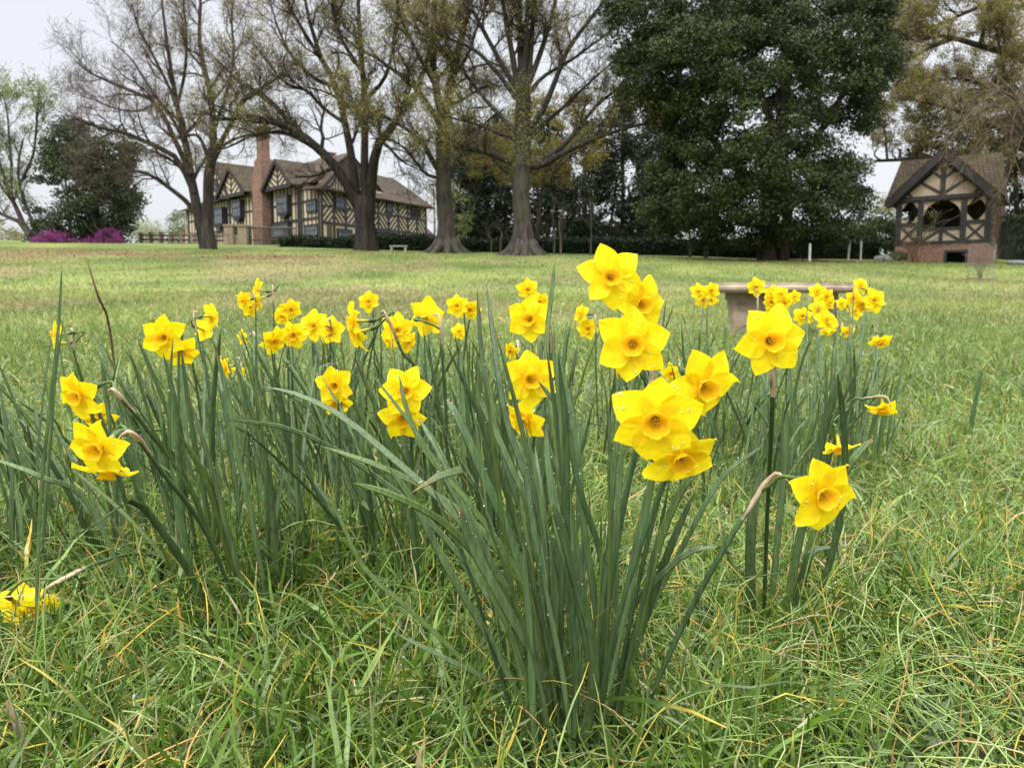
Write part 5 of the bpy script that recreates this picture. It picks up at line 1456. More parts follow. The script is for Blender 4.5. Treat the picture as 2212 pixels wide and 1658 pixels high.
DAFF = [
 # front bunch
 ('pair of large yellow daffodils at the top of the front bunch, above the horizon', (1262, .67), [(1318, 597, 132, 2, 4, 12), (1383, 655, 118, 24, -8, -22)], dict(neck=(1362, 640, .80), bend=0.01)),
 ('large yellow daffodil facing forward just below the topmost pair of the front bunch', (1272, .67), [(1366, 742, 160, -10, 0, -8)], dict(neck=(1416, 772, .64))),
 ('large daffodil turned right, on the right flank of the front bunch', (1290, .67), [(1518, 832, 160, 18, -16, -32)], dict(neck=(1490, 822, .64))),
 ('biggest yellow daffodil in front with a second bloom nodding below it', (1262, .66), [(1415, 908, 192, -8, -8, -3), (1468, 985, 162, 10, -30, 5)], dict(neck=(1478, 915, .58), bend=-0.01)),
 # right of the bunch
 ('single six-pointed daffodil on an upright stem with tan sheath, in front of the stone bench', (1648, .95), [(1662, 735, 152, 2, 2, -20)], dict(neck=(1667, 790, .66), via=[(1655, 1150, .83), (1667, 900, .68)], stem_r=0.0028)),
 ('low daffodil at right hanging from an arched stem with a brown papery sheath', (1310, .67), [(1772, 1066, 166, 14, -8, 15)], dict(neck=(1640, 1062, .62), via=[(1460, 1380, .64), (1560, 1190, .62)], bend=-0.02)),
 # centre
 ('daffodil pair left of the front bunch, one facing forward and one tilted down-left', (1215, .97), [(1145, 818, 125, 10, 2, 6), (1136, 905, 104, -38, -28, 40)], dict(neck=(1212, 850, .86), via=[(1214, 1150, .93)])),
 ('upright daffodil partly hidden by a tall green leaf, centre of the picture', (1175, 1.0), [(1143, 688, 100, -14, 2, 0)], dict(neck=(1188, 715, .95))),
 ('small double daffodil just behind the leaf-crossed daffodil at centre', (1190, 1.85), [(1140, 625, 50, 5, 0, 0), (1165, 652, 46, 20, -10, 20)], {}),
 ('two blooms one above the other, crossed by one dark leaf, left of centre', (915, .98), [(875, 843, 108, 2, 0, -28), (870, 900, 104, -4, -22, 25)], dict(neck=(885, 850, .92))),
 ('ragged pair of daffodils half covered by brown-tipped leaves, left of centre', (790, 1.15), [(722, 832, 84, 0, -8, 10), (726, 866, 76, 8, -35, 35)], {}),
 ('bright pair of daffodils standing clear of the leaves on the left', (375, 1.08), [(353, 728, 96, 4, -4, 0), (392, 758, 72, 14, -38, 20)], {}),
 ('nodding pair near the left edge, upper of the two drooping pairs', (450, 1.0), [(172, 852, 108, -18, -16, -10), (210, 898, 84, -4, -40, 20)], dict(neck=(262, 860, .86), via=[(400, 1060, .96), (320, 930, .90)])),
 ('large drooping pair near the left edge, lower and closer of the two pairs', (560, .93), [(214, 965, 134, -12, -18, -25), (232, 1012, 126, -4, -72, 10)], dict(neck=(300, 950, .72), via=[(450, 1160, .84), (350, 1020, .76)])),
 ('small daffodil seen edge-on at the far left behind a tall grass blade', (190, 1.6), [(124, 722, 60, -62, 0, 0), (126, 742, 54, -66, -10, 20)], dict(neck=(158, 728, 1.6))),
 ('pair of daffodils seen from behind, upper left of the leaf mass', (470, 1.65), [(455, 682, 56, 155, 5, 0), (440, 712, 54, 160, -10, 10)], dict(neck=(420, 690, 1.66))),
 ('daffodil pair in half profile at the highest left of the leaf mass', (560, 2.05), [(528, 650, 46, -25, 0, 0), (540, 662, 44, 10, -10, 30)], {}),
 ('side-on daffodil with two thin stalks, topmost on the left', (600, 2.0), [(556, 626, 46, -55, 5, 0), (560, 645, 44, -60, -10, 10)], dict(neck=(590, 632, 1.98))),
 ('small daffodil pair half hidden by leaves, right of the topmost left blooms', (640, 2.1), [(628, 668, 46, 30, 5, 0), (610, 682, 42, -20, 0, 20)], {}),
 ('dense pair of daffodils facing forward in the middle of the left leaf mass', (700, 1.5), [(677, 703, 68, -4, 0, 10), (714, 712, 64, 10, -6, -10)], {}),
 ('side-turned daffodil low in the left leaf mass, leaning right', (630, 1.55), [(590, 736, 62, 58, -10, 0)], dict(neck=(620, 728, 1.56))),
 ('half-turned daffodil beside a dark bud stalk in the left leaf mass', (690, 1.5), [(634, 722, 62, -40, -12, 10)], dict(neck=(672, 712, 1.5))),
 ('daffodil pair seen from the side with long green-yellow tubes and pale sheath', (935, 1.1), [(766, 694, 82, -64, -2, 0), (772, 718, 80, -58, -14, 20)], dict(neck=(842, 698, 1.05), via=[(905, 850, 1.08), (868, 760, 1.06)])),
 ('lone small daffodil above the side-view pair, near the lawn', (815, 2.1), [(796, 651, 46, 4, 0, 8)], {}),
 ('daffodil cluster partly behind the pale sheath, left of centre', (880, 1.3), [(858, 712, 72, 6, 0, 0), (878, 738, 54, 40, -10, 10), (842, 735, 46, -40, 0, 20)], {}),
 ('large daffodil seen from behind, left of centre', (955, 1.12), [(920, 684, 86, 158, 6, 15)], dict(neck=(952, 712, 1.06))),
 ('small pair of forward-facing daffodils near the lawn, just left of centre', (1010, 1.95), [(987, 660, 50, -4, 0, 0), (1014, 668, 48, 10, -6, 20)], {}),
 ('tiny daffodil low among leaves left of the tall pair of leaves', (1000, 2.5), [(992, 716, 36, 10, -4, 0)], {}),
 ('small drooping daffodil behind the leaves above the central pair', (1130, 1.9), [(1104, 757, 42, -30, -35, 0)], {}),
 ('small side-on daffodil pair left of the topmost front blooms', (1300, 1.95), [(1256, 678, 46, -60, 0, 0), (1270, 710, 46, -30, -10, 20)], dict(neck=(1286, 695, 1.95))),
 ('low side-on daffodil buried in leaves at left', (520, 1.6), [(487, 793, 50, -40, -8, 0)], {}),
 ('tiny orange-cupped daffodil low among the left leaves', (530, 1.9), [(514, 802, 36, 30, -30, 0)], {}),
 ('tiny edge-on daffodil in the middle of the left leaves', (540, 1.9), [(525, 730, 38, -60, 0, 0)], {}),
 ('small daffodil peeping out under the forward-facing front bloom', (1350, 2.2), [(1338, 802, 36, -10, -20, 0)], {}),
 ('small daffodil behind the right flank of the front bunch', (1450, 1.8), [(1447, 806, 46, 20, -10, 0)], {}),
 # by the bench
 ('cluster of small daffodils at the left end of the stone bench', (1500, 2.25), [(1508, 630, 38, -4, 0, 0), (1536, 628, 38, 8, 4, 20), (1518, 648, 36, -10, -14, 10), (1534, 646, 34, 15, -14, 30)], {}),
 ('single star-shaped daffodil against the edge of the stone bench seat', (1625, 2.2), [(1633, 620, 40, 2, 4, 0)], dict(neck=(1636, 652, 2.2))),
 ('cluster of small daffodils in front of the bench pedestal gap', (1665, 2.0), [(1668, 634, 36, -6, 2, 0), (1686, 636, 38, 6, 4, 20), (1692, 654, 38, 12, -10, 10), (1666, 652, 36, -14, -6, 30), (1662, 668, 26, -5, -25, 0)], {}),
 ('tiny daffodil between two clusters under the bench seat', (1715, 2.6), [(1715, 641, 28, 0, 0, 0)], {}),
 ('cluster of small daffodils at the right leg of the stone bench', (1775, 2.15), [(1764, 630, 36, -6, 4, 0), (1784, 640, 34, 8, 0, 20), (1790, 654, 32, 12, -8, 40), (1770, 654, 34, -8, -8, 10)], {}),
 ('low row of daffodils right beside the large single daffodil', (1750, 1.8), [(1733, 682, 40, -6, 0, 0), (1748, 678, 38, 0, 0, 30), (1766, 668, 44, 8, 8, 15)], {}),
 ('daffodil facing forward with a nodding twin below, right of the large single daffodil', (1765, 1.6), [(1784, 692, 54, 2, 0, 0), (1788, 712, 44, 6, -40, 20)], {}),
 ('tallest daffodil of the rightmost cluster', (1835, 2.0), [(1858, 618, 40, 2, 4, 5)], {}),
 ('large star-shaped daffodil at the right end of the rightmost cluster', (1850, 1.75), [(1888, 648, 52, 4, 2, 10), (1868, 660, 38, -10, -20, 0)], {}),
 ('crowded small blooms in the middle of the rightmost cluster', (1835, 1.95), [(1842, 644, 38, -10, 0, 0), (1858, 656, 38, -2, -6, 20), (1846, 672, 36, -4, -4, 10)], {}),
 ('tiny daffodil between the bench end and the rightmost cluster', (1815, 2.8), [(1817, 656, 27, 0, 0, 0)], {}),
 ('small nodding daffodil at the right rim of the rear leaves', (1880, 1.9), [(1898, 737, 46, 10, -50, 0), (1908, 738, 40, 40, -40, 30)], {}),
 ('tiny half-hidden daffodil low in the right rear leaves', (1825, 2.4), [(1829, 716, 34, 20, -30, 0)], {}),
 ('low daffodil facing down from an arched stalk over the right grass', (1790, 1.5), [(1905, 882, 66, 4, -62, 0)], dict(neck=(1895, 856, 1.42), via=[(1830, 890, 1.46), (1868, 862, 1.44)])),
 ('flattened daffodil lying in the grass behind the single upright leaves at right', (1790, 1.12), [(1812, 966, 84, 10, -70, 0)], dict(neck=(1790, 952, 1.16), via=[(1785, 970, 1.14)])),
 ('fallen daffodil cluster lying face-down in the grass at lower left', (330, 1.05), [(36, 1304, 104, -165, -38, 0, .90), (84, 1310, 100, 30, -48, 25, .88)], dict(neck=(140, 1248, .86), via=[(350, 1225, 1.0), (300, 1195, .96), (210, 1215, .9)])),
]
for i, (lab, base, fls, kw) in enumerate(DAFF):
    daffodil(lab, base, fls, seed=i, **kw)

# ---------------------------------------------------------------- daffodil leaves
LEAF_T = np.linspace(0, 1, 14)
LEAF_W = np.interp(LEAF_T, [0, .08, .5, .82, .94, .985, 1], [.78, .92, 1, .88, .62, .30, .04])
def leaf_mesh(pts, w, side, rng, tip=None, th=0.16, col=None):
    Pn = spline(pts, 14); T = norm(np.gradient(Pn, axis=0))
    s = np.asarray(side, float)
    sd_ = norm(s - (s * T).sum(1, keepdims=True) * T)
    tw = rng.uniform(-0.5, 0.5) * LEAF_T[:, None]
    nr = np.cross(T, sd_); sd_ = sd_ * np.cos(tw) + nr * np.sin(tw); nr = np.cross(T, sd_)
    W2 = (w * 0.5 * LEAF_W)[:, None]
    sec = [Pn - sd_ * W2, Pn - sd_ * W2 * 0.5 + nr * W2 * 0.26, Pn + nr * W2 * 0.34, Pn + sd_ * W2 * 0.5 + nr * W2 * 0.26, Pn + sd_ * W2, Pn + sd_ * W2 * 0.5 + nr * W2 * 0.02, Pn + nr * W2 * 0.10, Pn - sd_ * W2 * 0.5 + nr * W2 * 0.02]
    V = np.stack(sec, 1); k = len(sec); idx = np.arange(14 * k).reshape(14, k)
    F = np.stack([idx[:-1], np.roll(idx[:-1], -1, 1), np.roll(idx[1:], -1, 1), idx[1:]], -1).reshape(-1, 4)
    g = GLAU + (GLAU2 - GLAU) * rng.random(); g = g * rng.uniform(0.7, 1.2)
    if col is not None: g = np.asarray(col)
    t = LEAF_T[:, None]
    c = g * (0.95 + 0.1 * t) + (YGRN - g) * np.clip(0.45 - t * 1.6, 0, 1) * 0.8
    c = c * (1 + 0.32 * np.clip(1 - t * 2.0, 0, 1))
    if tip is not None: c = c + (np.asarray(tip) - c) * np.clip((t - 0.93) / 0.04, 0, 1)
    return V.reshape(-1, 3), F, np.repeat(c, k, 0), Pn, sd_, nr
BROWN = (0.16, 0.06, 0.035)
def build_leaf(th, pts, w, side, rng, tip=None, dew=None, col=None):
    V, F, c, Pn, sd_, nr = leaf_mesh(pts, w, side, rng, tip, col=col)
    m = MB(); m.add(V, F, None, c); m.build('leaf', M_DAFLEAF, th, smooth=True)
    if dew is not None:
        n = rng.poisson(dew_n)
        if n:
            i = rng.integers(4, 13, n); f = rng.random(n)[:, None]
            q = Pn[i] * (1 - f) + Pn[np.minimum(i + 1, 13)] * f + sd_[i] * w * rng.choice([-0.5, -.3, 0.3, 0.5], n)[:, None] * LEAF_W[i][:, None]
            dew.append(q)
dew_n = 8
def clump(label, px, Y, n, h=0.40, lean=(0, 0), spread=0.30, rad=0.05, seed=0, wid=0.0085, explicit=(), group='clumps of daffodil leaves', dews=8):
    global dew_n
    dew_n = dews
    rng = np.random.default_rng(seed + 900); b = GP(px, Y)
    t = thing('daffodil_clump', label, 'plant', b, group)
    dew = [] if dews else None
    for pl, w, tip in explicit:
        pts = [P(*q) for q in pl]
        v = pts[len(pts) // 2] - np.array([0, 0, CAM_H]); T = norm(pts[-1] - pts[0])
        side = norm(np.cross(v, T)) + rng.normal(size=3) * 0.25
        build_leaf(t, pts, w, side, rng, tip, dew, None if rng.random() > 0.25 else np.array([0.105, 0.165, 0.045]))
    for i in range(n):
        a = rng.uniform(0, 2 * pi); r = rad * math.sqrt(rng.random())
        p = b + np.array([cos(a) * r, sin(a) * r, 0]); p[2] = float(gz(p[0], p[1])) - 0.015
        a += rng.normal() * 0.5
        L = h * rng.uniform(0.62, 1.15)
        out0 = spread * rng.uniform(0.0, 0.7) * (0.4 + r / rad); curl = spread * rng.uniform(-0.1, 1.3)
        dr = np.array([cos(a), sin(a), 0.0]); ln = np.array([lean[0], lean[1], 0.0]) * rng.uniform(0.4, 1.5)
        pts = [p]; d = norm(np.array([0, 0, 1.0]) + dr * out0 + ln * 0.5)
        kink = rng.random() < 0.07; kk = rng.integers(3, 6)
        for s in range(6):
            q = (s + 1) / 6
            if kink and s == kk: d = norm(d + dr * 1.3 - np.array([0, 0, 0.9]))
            else: d = norm(d + dr * curl * 0.24 * q + ln * 0.24 * q + rng.normal(size=3) * 0.045 - np.array([0, 0, 0.03 * q]))
            pts.append(pts[-1] + d * L / 6)
        side = np.cross(dr, [0, 0, 1]) + rng.normal(size=3) * 0.5
        u = rng.random()
        tip = BROWN if u < 0.13 else ((0.30, 0.20, 0.05) if u < 0.2 else None)
        cl = None if rng.random() > 0.20 else np.array([0.115, 0.175, 0.045]) * rng.uniform(0.75, 1.2)
        build_leaf(t, pts, wid * rng.uniform(0.7, 1.25), side, rng, tip, dew, cl)
    if dew:
        q = np.vstack(dew); m = MB(); add_dew(m, q, np.exp(rng.normal(-7.75, 0.38, len(q))) * min(1.6, max(1, Y * 0.9)))
        o = m.build('dew_drops', M_DEW, t, smooth=True); o['kind'] = 'stuff'

E = []   # leaves of the front bunch that can be followed in the photograph: picture x, y, distance
def e(pl, w=0.0095, tip=None): E.append(([(1222 + (pl[0][0] - 1262) * 0.5, 1705, .665)] + pl[1:], w * 0.72, tip))
e([(1262, 1650, .69), (1190, 1500, .66), (1080, 1290, .63), (1020, 1180, .62), (994, 1098, .61)], .0115, (0.30, 0.10, 0.05))
e([(1225, 1640, .70), (1090, 1440, .67), (980, 1250, .66), (890, 1080, .66), (840, 1010, .66)], .0100)
e([(1200, 1645, .72), (1040, 1470, .70), (900, 1330, .70), (790, 1230, .70), (735, 1120, .70), (705, 1050, .70)], .0075, (0.40, 0.36, 0.08))
e([(1225, 1630, .73), (1130, 1380, .72), (1020, 1130, .74), (950, 980, .76), (905, 905, .78)], .0105)
e([(1235, 1640, .74), (1130, 1350, .74), (1000, 1130, .76), (860, 1000, .78), (740, 900, .80), (640, 850, .81), (565, 834, .82)], .0115)
e([(1240, 1640, .75), (1180, 1380, .75), (1070, 1180, .76), (960, 1080, .78), (830, 1010, .80), (690, 962, .82)], .0105)
e([(1245, 1640, .72), (1160, 1330, .70), (1040, 1120, .69), (930, 990, .69), (880, 890, .69), (862, 810, .70)], .0085)
e([(1282, 1650, .68), (1278, 1480, .64), (1240, 1280, .62), (1205, 1150, .62), (1185, 1020, .63), (1178, 905, .64)], .0090, BROWN)
e([(1255, 1645, .72), (1235, 1350, .72), (1170, 1120, .74), (1100, 930, .77), (1075, 800, .79), (1050, 610, .83)], .0100)
e([(1250, 1640, .78), (1190, 1300, .80), (1090, 1000, .84), (1045, 800, .88), (1030, 622, .90)], .0095)
e([(1260, 1640, .74), (1230, 1250, .76), (1200, 960, .80), (1180, 760, .84), (1190, 640, .86), (1198, 568, .87)], .0080)
e([(1330, 1650, .70), (1370, 1380, .67), (1420, 1180, .66), (1470, 1060, .66), (1512, 1012, .66)], .0110)
e([(1325, 1640, .73), (1370, 1400, .70), (1440, 1200, .68), (1500, 1060, .68)], .0105)
e([(1300, 1650, .71), (1330, 1400, .69), (1380, 1150, .68), (1430, 950, .68)], .0105)
e([(1275, 1650, .73), (1290, 1400, .72), (1262, 1150, .73), (1235, 900, .76), (1200, 760, .78)], .0100)
e([(1290, 1650, .74), (1320, 1400, .73), (1330, 1150, .73), (1345, 950, .74)], .0095)
e([(1310, 1645, .75), (1390, 1350, .73), (1490, 1150, .72), (1560, 1030, .72), (1650, 960, .72)], .0070)
e([(1245, 1645, .70), (1150, 1400, .66), (1060, 1240, .64), (960, 1130, .63), (850, 1070, .63), (760, 1042, .64)], .0100)
e([(1215, 1635, .77), (1080, 1340, .78), (960, 1160, .82), (800, 1020, .86), (640, 930, .88), (480, 905, .90)], .0100)
e([(1270, 1650, .76), (1260, 1350, .77), (1225, 1060, .80), (1195, 920, .82), (1172, 790, .84)], .0100)
e([(1290, 1650, .77), (1310, 1300, .78), (1320, 1050, .80), (1310, 850, .82)], .0090)
e([(1290, 1650, .63), (1285, 1450, .60), (1242, 1250, .585), (1210, 1135, .58), (1194, 1088, .58)], .0130)
e([(1240, 1640, .72), (1130, 1250, .72), (1045, 1030, .73), (990, 905, .74), (964, 862, .75)], .0125, (0.24, 0.12, 0.10))
e([(1265, 1640, .73), (1200, 1250, .74), (1100, 1000, .76), (1040, 870, .78), (1027, 818, .78)], .0095, BROWN)
e([(1275, 1640, .74), (1310, 1300, .72), (1250, 1050, .72), (1215, 900, .73), (1160, 820, .74)], .0085)
e([(1240, 1640, .70), (1320, 1380, .68), (1450, 1220, .67), (1530, 1180, .67), (1590, 1200, .67)], .0080, (0.30, 0.22, 0.06))
e([(1215, 1640, .71), (1090, 1500, .69), (960, 1420, .68), (860, 1370, .68)], .0070)
clump('front bunch of long blue-green daffodil leaves spreading from the bottom of the picture', 1222, .665, 34, 0.39, (-0.10, 0.05), 0.36, 0.040, 12, .0076, E, dews=9)
R2 = [([(1628, 1370, .95), (1620, 1250, .92), (1624, 1120, .90), (1645, 1010, .90)], .0125, None), ([(1690, 1360, .95), (1725, 1170, .92), (1765, 980, .90), (1800, 850, .88), (1822, 790, .88)], .0105, None),
      ([(1735, 1340, .97), (1790, 1220, .93), (1822, 1060, .90), (1822, 920, .88), (1808, 806, .86)], .0095, BROWN), ([(1660, 1360, .96), (1680, 1150, .93), (1696, 980, .92), (1700, 882, .92)], .0085, None),
      ([(1700, 1350, .97), (1760, 1150, .96), (1830, 1010, .95), (1884, 945, .95)], .0105, (0.34, 0.13, 0.07))]
clump('sparse group of a few upright leaves around the single daffodil before the bench', 1668, .96, 2, 0.26, (0.05, 0), 0.3, 0.03, 2, .0090, R2, dews=4)
CL = [
 ('leaf clump at the very left edge beside the fallen daffodils', 14, 1.02, 22, .40, (-.22, 0), .30, .06),
 ('leaf clump behind the tall thin grass blade at the left edge', 120, 1.25, 26, .38, (-.26, 0), .32, .08),
 ('leaf clump under the left drooping pairs, leaning strongly left', 300, 1.12, 30, .40, (-.34, 0), .30, .07),
 ('leaf clump with thick dark leaves below the bright left pair', 430, 1.02, 26, .38, (-.24, 0), .28, .06),
 ('leaf clump nearest the camera left of the front bunch, rising from curly grass', 545, .97, 26, .38, (-.22, 0), .30, .06),
 ('leaf clump below the ragged pair half covered by brown-tipped leaves', 740, 1.08, 34, .37, (-.20, 0), .32, .07),
 ('leaf clump below the two stacked blooms', 905, 1.05, 34, .37, (-.16, 0), .32, .07),
 ('leaf clump touching the left side of the front bunch from behind', 1065, 1.03, 32, .38, (-.12, 0), .28, .06),
 ('leaf clump around the daffodil pair behind the front bunch', 1195, 1.05, 30, .38, (-.02, 0), .26, .06),
 ('leaf clump behind the left drooping pairs at the edge of the lawn', 250, 1.62, 32, .36, (-.20, 0), .32, .10),
 ('leaf clump behind the bright left pair', 420, 1.55, 40, .36, (-.20, 0), .32, .10),
 ('leaf clump around the low side-on daffodil at left', 560, 1.45, 44, .36, (-.20, 0), .34, .10),
 ('leaf clump under the dense forward-facing pair', 690, 1.50, 46, .35, (-.16, 0), .34, .10),
 ('leaf clump under the side-view pair with the pale sheath', 830, 1.42, 46, .36, (-.16, 0), .34, .10),
 ('leaf clump under the large back-turned daffodil', 965, 1.45, 44, .36, (-.12, 0), .32, .10),
 ('leaf clump under the leaf-crossed daffodil at centre', 1110, 1.42, 38, .35, (-.08, 0), .30, .09),
 ('rear leaf clump under the topmost left blooms', 560, 2.10, 40, .385, (-.10, 0), .32, .13),
 ('rear leaf clump between the topmost left blooms and the lone small daffodil', 690, 2.15, 44, .385, (-.08, 0), .32, .13),
 ('rear leaf clump under the lone small daffodil', 830, 2.15, 44, .385, (-.08, 0), .32, .13),
 ('rear leaf clump under the small forward-facing pair', 1000, 2.05, 44, .385, (-.05, 0), .32, .13),
 ('rear leaf clump under the small double daffodil at centre', 1170, 2.0, 36, .385, (0, 0), .30, .12),
 ('rear leaf clump under the small side-on pair', 1300, 2.0, 30, .385, (.02, 0), .32, .12),
 ('thin dark rear leaves left of the stone bench', 1440, 2.25, 48, .385, (0, 0), .36, .14),
 ('thin dark rear leaves under the cluster at the bench left end', 1530, 2.0, 44, .38, (.0, 0), .36, .12),
 ('rear leaves around the large single daffodil stem', 1640, 1.75, 40, .36, (0, 0), .38, .12),
 ('rear leaves below the low row of daffodils', 1735, 1.62, 30, .33, (.05, 0), .26, .09),
 ('rear leaves behind the bench-leg cluster', 1770, 2.15, 30, .33, (.05, 0), .32, .12),
 ('rightmost rear leaves below the rightmost cluster', 1850, 1.85, 30, .33, (.06, 0), .26, .09),
 ('sparse dark leaves between the front bunch and the rear right leaves', 1560, 1.55, 20, .28, (.02, 0), .42, .12),
]
for i, (lab, px, Y, n, h, ln, sp, rd) in enumerate(CL):
    clump(lab, px, Y, int(n * ((0.78 if Y < 1.3 else 0.88) if px < 1250 else 1.0)), h, ln, sp * 1.35, rd, 20 + i, .0076 if Y < 1.3 else .0064, dews=6 if Y < 1.3 else 3)

# single stray leaves and stalks
def stray(label, pl, w, tip=None, seed=0, name='daffodil_leaf', col=None):
    rng = np.random.default_rng(seed + 70); pts = [P(*q) for q in pl]; b = GP(pl[0][0], pl[0][2]); pts[0] = b - (0, 0, 0.02)
    v = pts[1] - np.array([0, 0, CAM_H]); side = np.cross(v, pts[-1] - pts[0])
    V, F, c, *_ = leaf_mesh(pts, w, side, rng, tip, col=col); m = MB(); m.add(V, F, None, c)
    tag(m.build(name, M_DAFLEAF, smooth=True), label, 'leaf' if name == 'daffodil_leaf' else 'stalk')
stray('very tall thin green leaf crossing the left edge from grass to horizon', [(70, 1330, .80), (85, 1120, .78), (105, 900, .77), (125, 720, .77), (134, 568, .77)], .0032, None, 1)
stray('reddish dead stalk leaning at upper left of the lawn', [(255, 770, 3.2), (235, 700, 3.1), (212, 640, 3.0), (188, 562, 3.0)], .009, None, 2, 'dead_stalk', (0.16, 0.07, 0.045))
stray('lone dark leaf standing in the lawn at the right edge', [(2090, 970, 2.1), (2100, 900, 2.1), (2110, 850, 2.1), (2122, 795, 2.1)], .010, None, 3)
stray('lone slanting dark leaf right of the rearmost clumps', [(1885, 945, 1.9), (1910, 900, 1.9), (1940, 850, 1.9), (1966, 815, 1.9)], .008, None, 4)
stray('dead straw stalk at the lower left corner', [(85, 1700, .66), (50, 1600, .64), (30, 1550, .64), (14, 1510, .64)], .0065, None, 5, 'dead_stalk', (0.36, 0.27, 0.16))
stray('thin grey leaf lying across the left grass', [(330, 1260, .95), (200, 1100, .90), (90, 1030, .86), (-20, 988, .85)], .0060, None, 6)

# ---------------------------------------------------------------- grass
GP_ = np.array([[.110, .180, .026], [.165, .255, .040], [.230, .325, .075], [.070, .116, .022], [.145, .215, .075], [.29, .38, .14]])
GW = np.array([.24, .26, .17, .13, .13, .07])
YEL = np.array([.72, .54, .09]); ORG = np.array([.64, .36, .13]); STR = np.array([.60, .51, .29])
def grass_band(mb, rng, Y0, Y1, dens, n, h, w, curl, dry, tipdry, dew=None, farcol=False, xmax=0.80, x0=0.50, flatw=0.28):
    area = xmax * (Y1 ** 2 - Y0 ** 2) + 2 * x0 * (Y1 - Y0); N = int(area * dens)
    Y = np.sqrt(rng.uniform(Y0 ** 2, Y1 ** 2, N)); X = rng.uniform(-1, 1, N) * (xmax * Y + x0)
    if farcol:
        k = rng.random(N) < 0.25 + 1.1 * fbm(X * 0.9 + 40, Y * 0.6, 3); X, Y = X[k], Y[k]; N = len(X)
    else:
        tf = fbm(X * 6.0, Y * 6.0, 3); k = rng.random(N) < np.clip(tf * 2.1 - 0.25, 0.12, 1); X, Y = X[k], Y[k]; N = len(X)
    tuft = 0.65 + 0.8 * fbm(X * 3.1 + 9, Y * 3.1, 3)
    H = h * rng.uniform(0.45, 1.35, N) * tuft
    isflat = rng.random(N) < flatw
    isdry = rng.random(N) < dry
    H = H * (1 + 0.55 * np.exp(-((Y - 1.08) / 0.16) ** 2) * (X < 0.12) + 0.35 * np.exp(-((X - 0.06) / 0.16) ** 2 - ((Y - 0.68) / 0.1) ** 2))
    # the turf thins out right in front of the bunch of leaves
    front = np.exp(-((X - 0.05) / 0.14) ** 2) * np.clip((0.66 - Y) / 0.05, 0, 1)
    H = H * (1 - 0.15 * front)
    # bare, weedy corner at lower right has shorter grass
    corner = np.clip((X / np.maximum(Y, .3) - 0.42) / 0.12, 0, 1) * np.clip((0.95 - Y) / 0.15, 0, 1)
    H = H * (1 - 0.55 * corner) * np.where(isdry, 0.75, 1.0)
    az = rng.uniform(0, 2 * pi, N) + 0.9 * (fbm(X * 2.0, Y * 2.0 + 30, 2) - 0.5) * 6
    tilt = np.abs(rng.normal(0.25, 0.30, N)) + 0.1
    cv = rng.normal(1.0, 0.75, N) * curl * np.where(isflat, 0.45, 1.0) + np.where(isdry, rng.normal(0.9, 1.0, N), 0) * curl
    az2 = rng.normal(0, 1.1, N) * curl * np.where(isflat, 0.3, 1.0)
    pts = np.empty((N, n, 3)); pts[:, 0] = np.stack([X, Y, gz(X, Y) - 0.006], -1)
    L = H * (1 + 0.45 * np.abs(cv)); 
    for j in range(1, n):
        q = (j - 0.5) / (n - 1)
        th = np.clip(tilt + cv * q * 1.5 + rng.normal(0, 0.13 * curl, N), -0.2, 2.6); a = az + az2 * q * 1.6 + rng.normal(0, 0.26 * curl, N)
        d = np.stack([np.sin(th) * np.cos(a), np.sin(th) * np.sin(a), np.cos(th)], -1)
        pts[:, j] = pts[:, j - 1] + d * (L / (n - 1))[:, None]
    zmin = gz(pts[:, :, 0].ravel(), pts[:, :, 1].ravel()).reshape(N, n) + 0.004
    pts[:, 1:, 2] = np.maximum(pts[:, 1:, 2], zmin[:, 1:])
    t = np.linspace(0, 1, n)
    prof = np.interp(t, [0, .25, .7, 1], [.8, 1, .8, .12])
    Wd = (w * rng.uniform(0.6, 1.3, N) * np.where(isflat, 2.0, 1.0))[:, None] * prof[None] * 0.5
    side = np.stack([-np.sin(az), np.cos(az), np.zeros(N)], -1)[:, None, :].repeat(n, 1) + rng.normal(size=(N, 1, 3)) * 0.6
    V, F, k = ribbons(pts, Wd, side)
    ci = rng.choice(6, N, p=GW); base = GP_[ci] * rng.uniform(0.75, 1.4, N)[:, None]
    if not farcol: base = base * np.array([0.70, 0.80, 0.62])  # near under-layer darkened, standing for the shaded gaps between blades
    if farcol:
        lc = lawn_col(X, Y); m_ = np.clip((Y0 - 0.5) / 6, 0, 1) * 0.75
        base = base * (1 - m_) + lc * 1.45 * m_ * rng.uniform(0.75, 1.3, N)[:, None]
    dc = np.where((rng.random(N) < 0.4)[:, None], YEL, np.where((rng.random(N) < 0.5)[:, None], ORG, STR)) * rng.uniform(0.7, 1.1, N)[:, None]
    start = np.where(isdry, rng.uniform(-0.4, 0.35, N), np.where(rng.random(N) < tipdry, rng.uniform(0.55, 0.9, N), 2.0))
    f = np.clip((t[None] - start[:, None]) / 0.18, 0, 1)[..., None]
    c = base[:, None, :] * (1 - f) + dc[:, None, :] * f
    # blade bases are pale and yellowish
    pale = np.clip(0.22 - t, 0, 1)[None, :, None] * 1.6
    c = c * (1 - pale) + np.array([.13, .13, .05]) * pale
    mb.add(V, F, None, np.repeat(c, k, 1).reshape(-1, 3))
    if dew is not None:
        m_ = int(N * dew); i = rng.integers(0, N, m_); j = rng.integers(1, n - 1, m_); ff = rng.random(m_)[:, None]
        return pts[i, j] * (1 - ff) + pts[i, j + 1] * ff
    return None
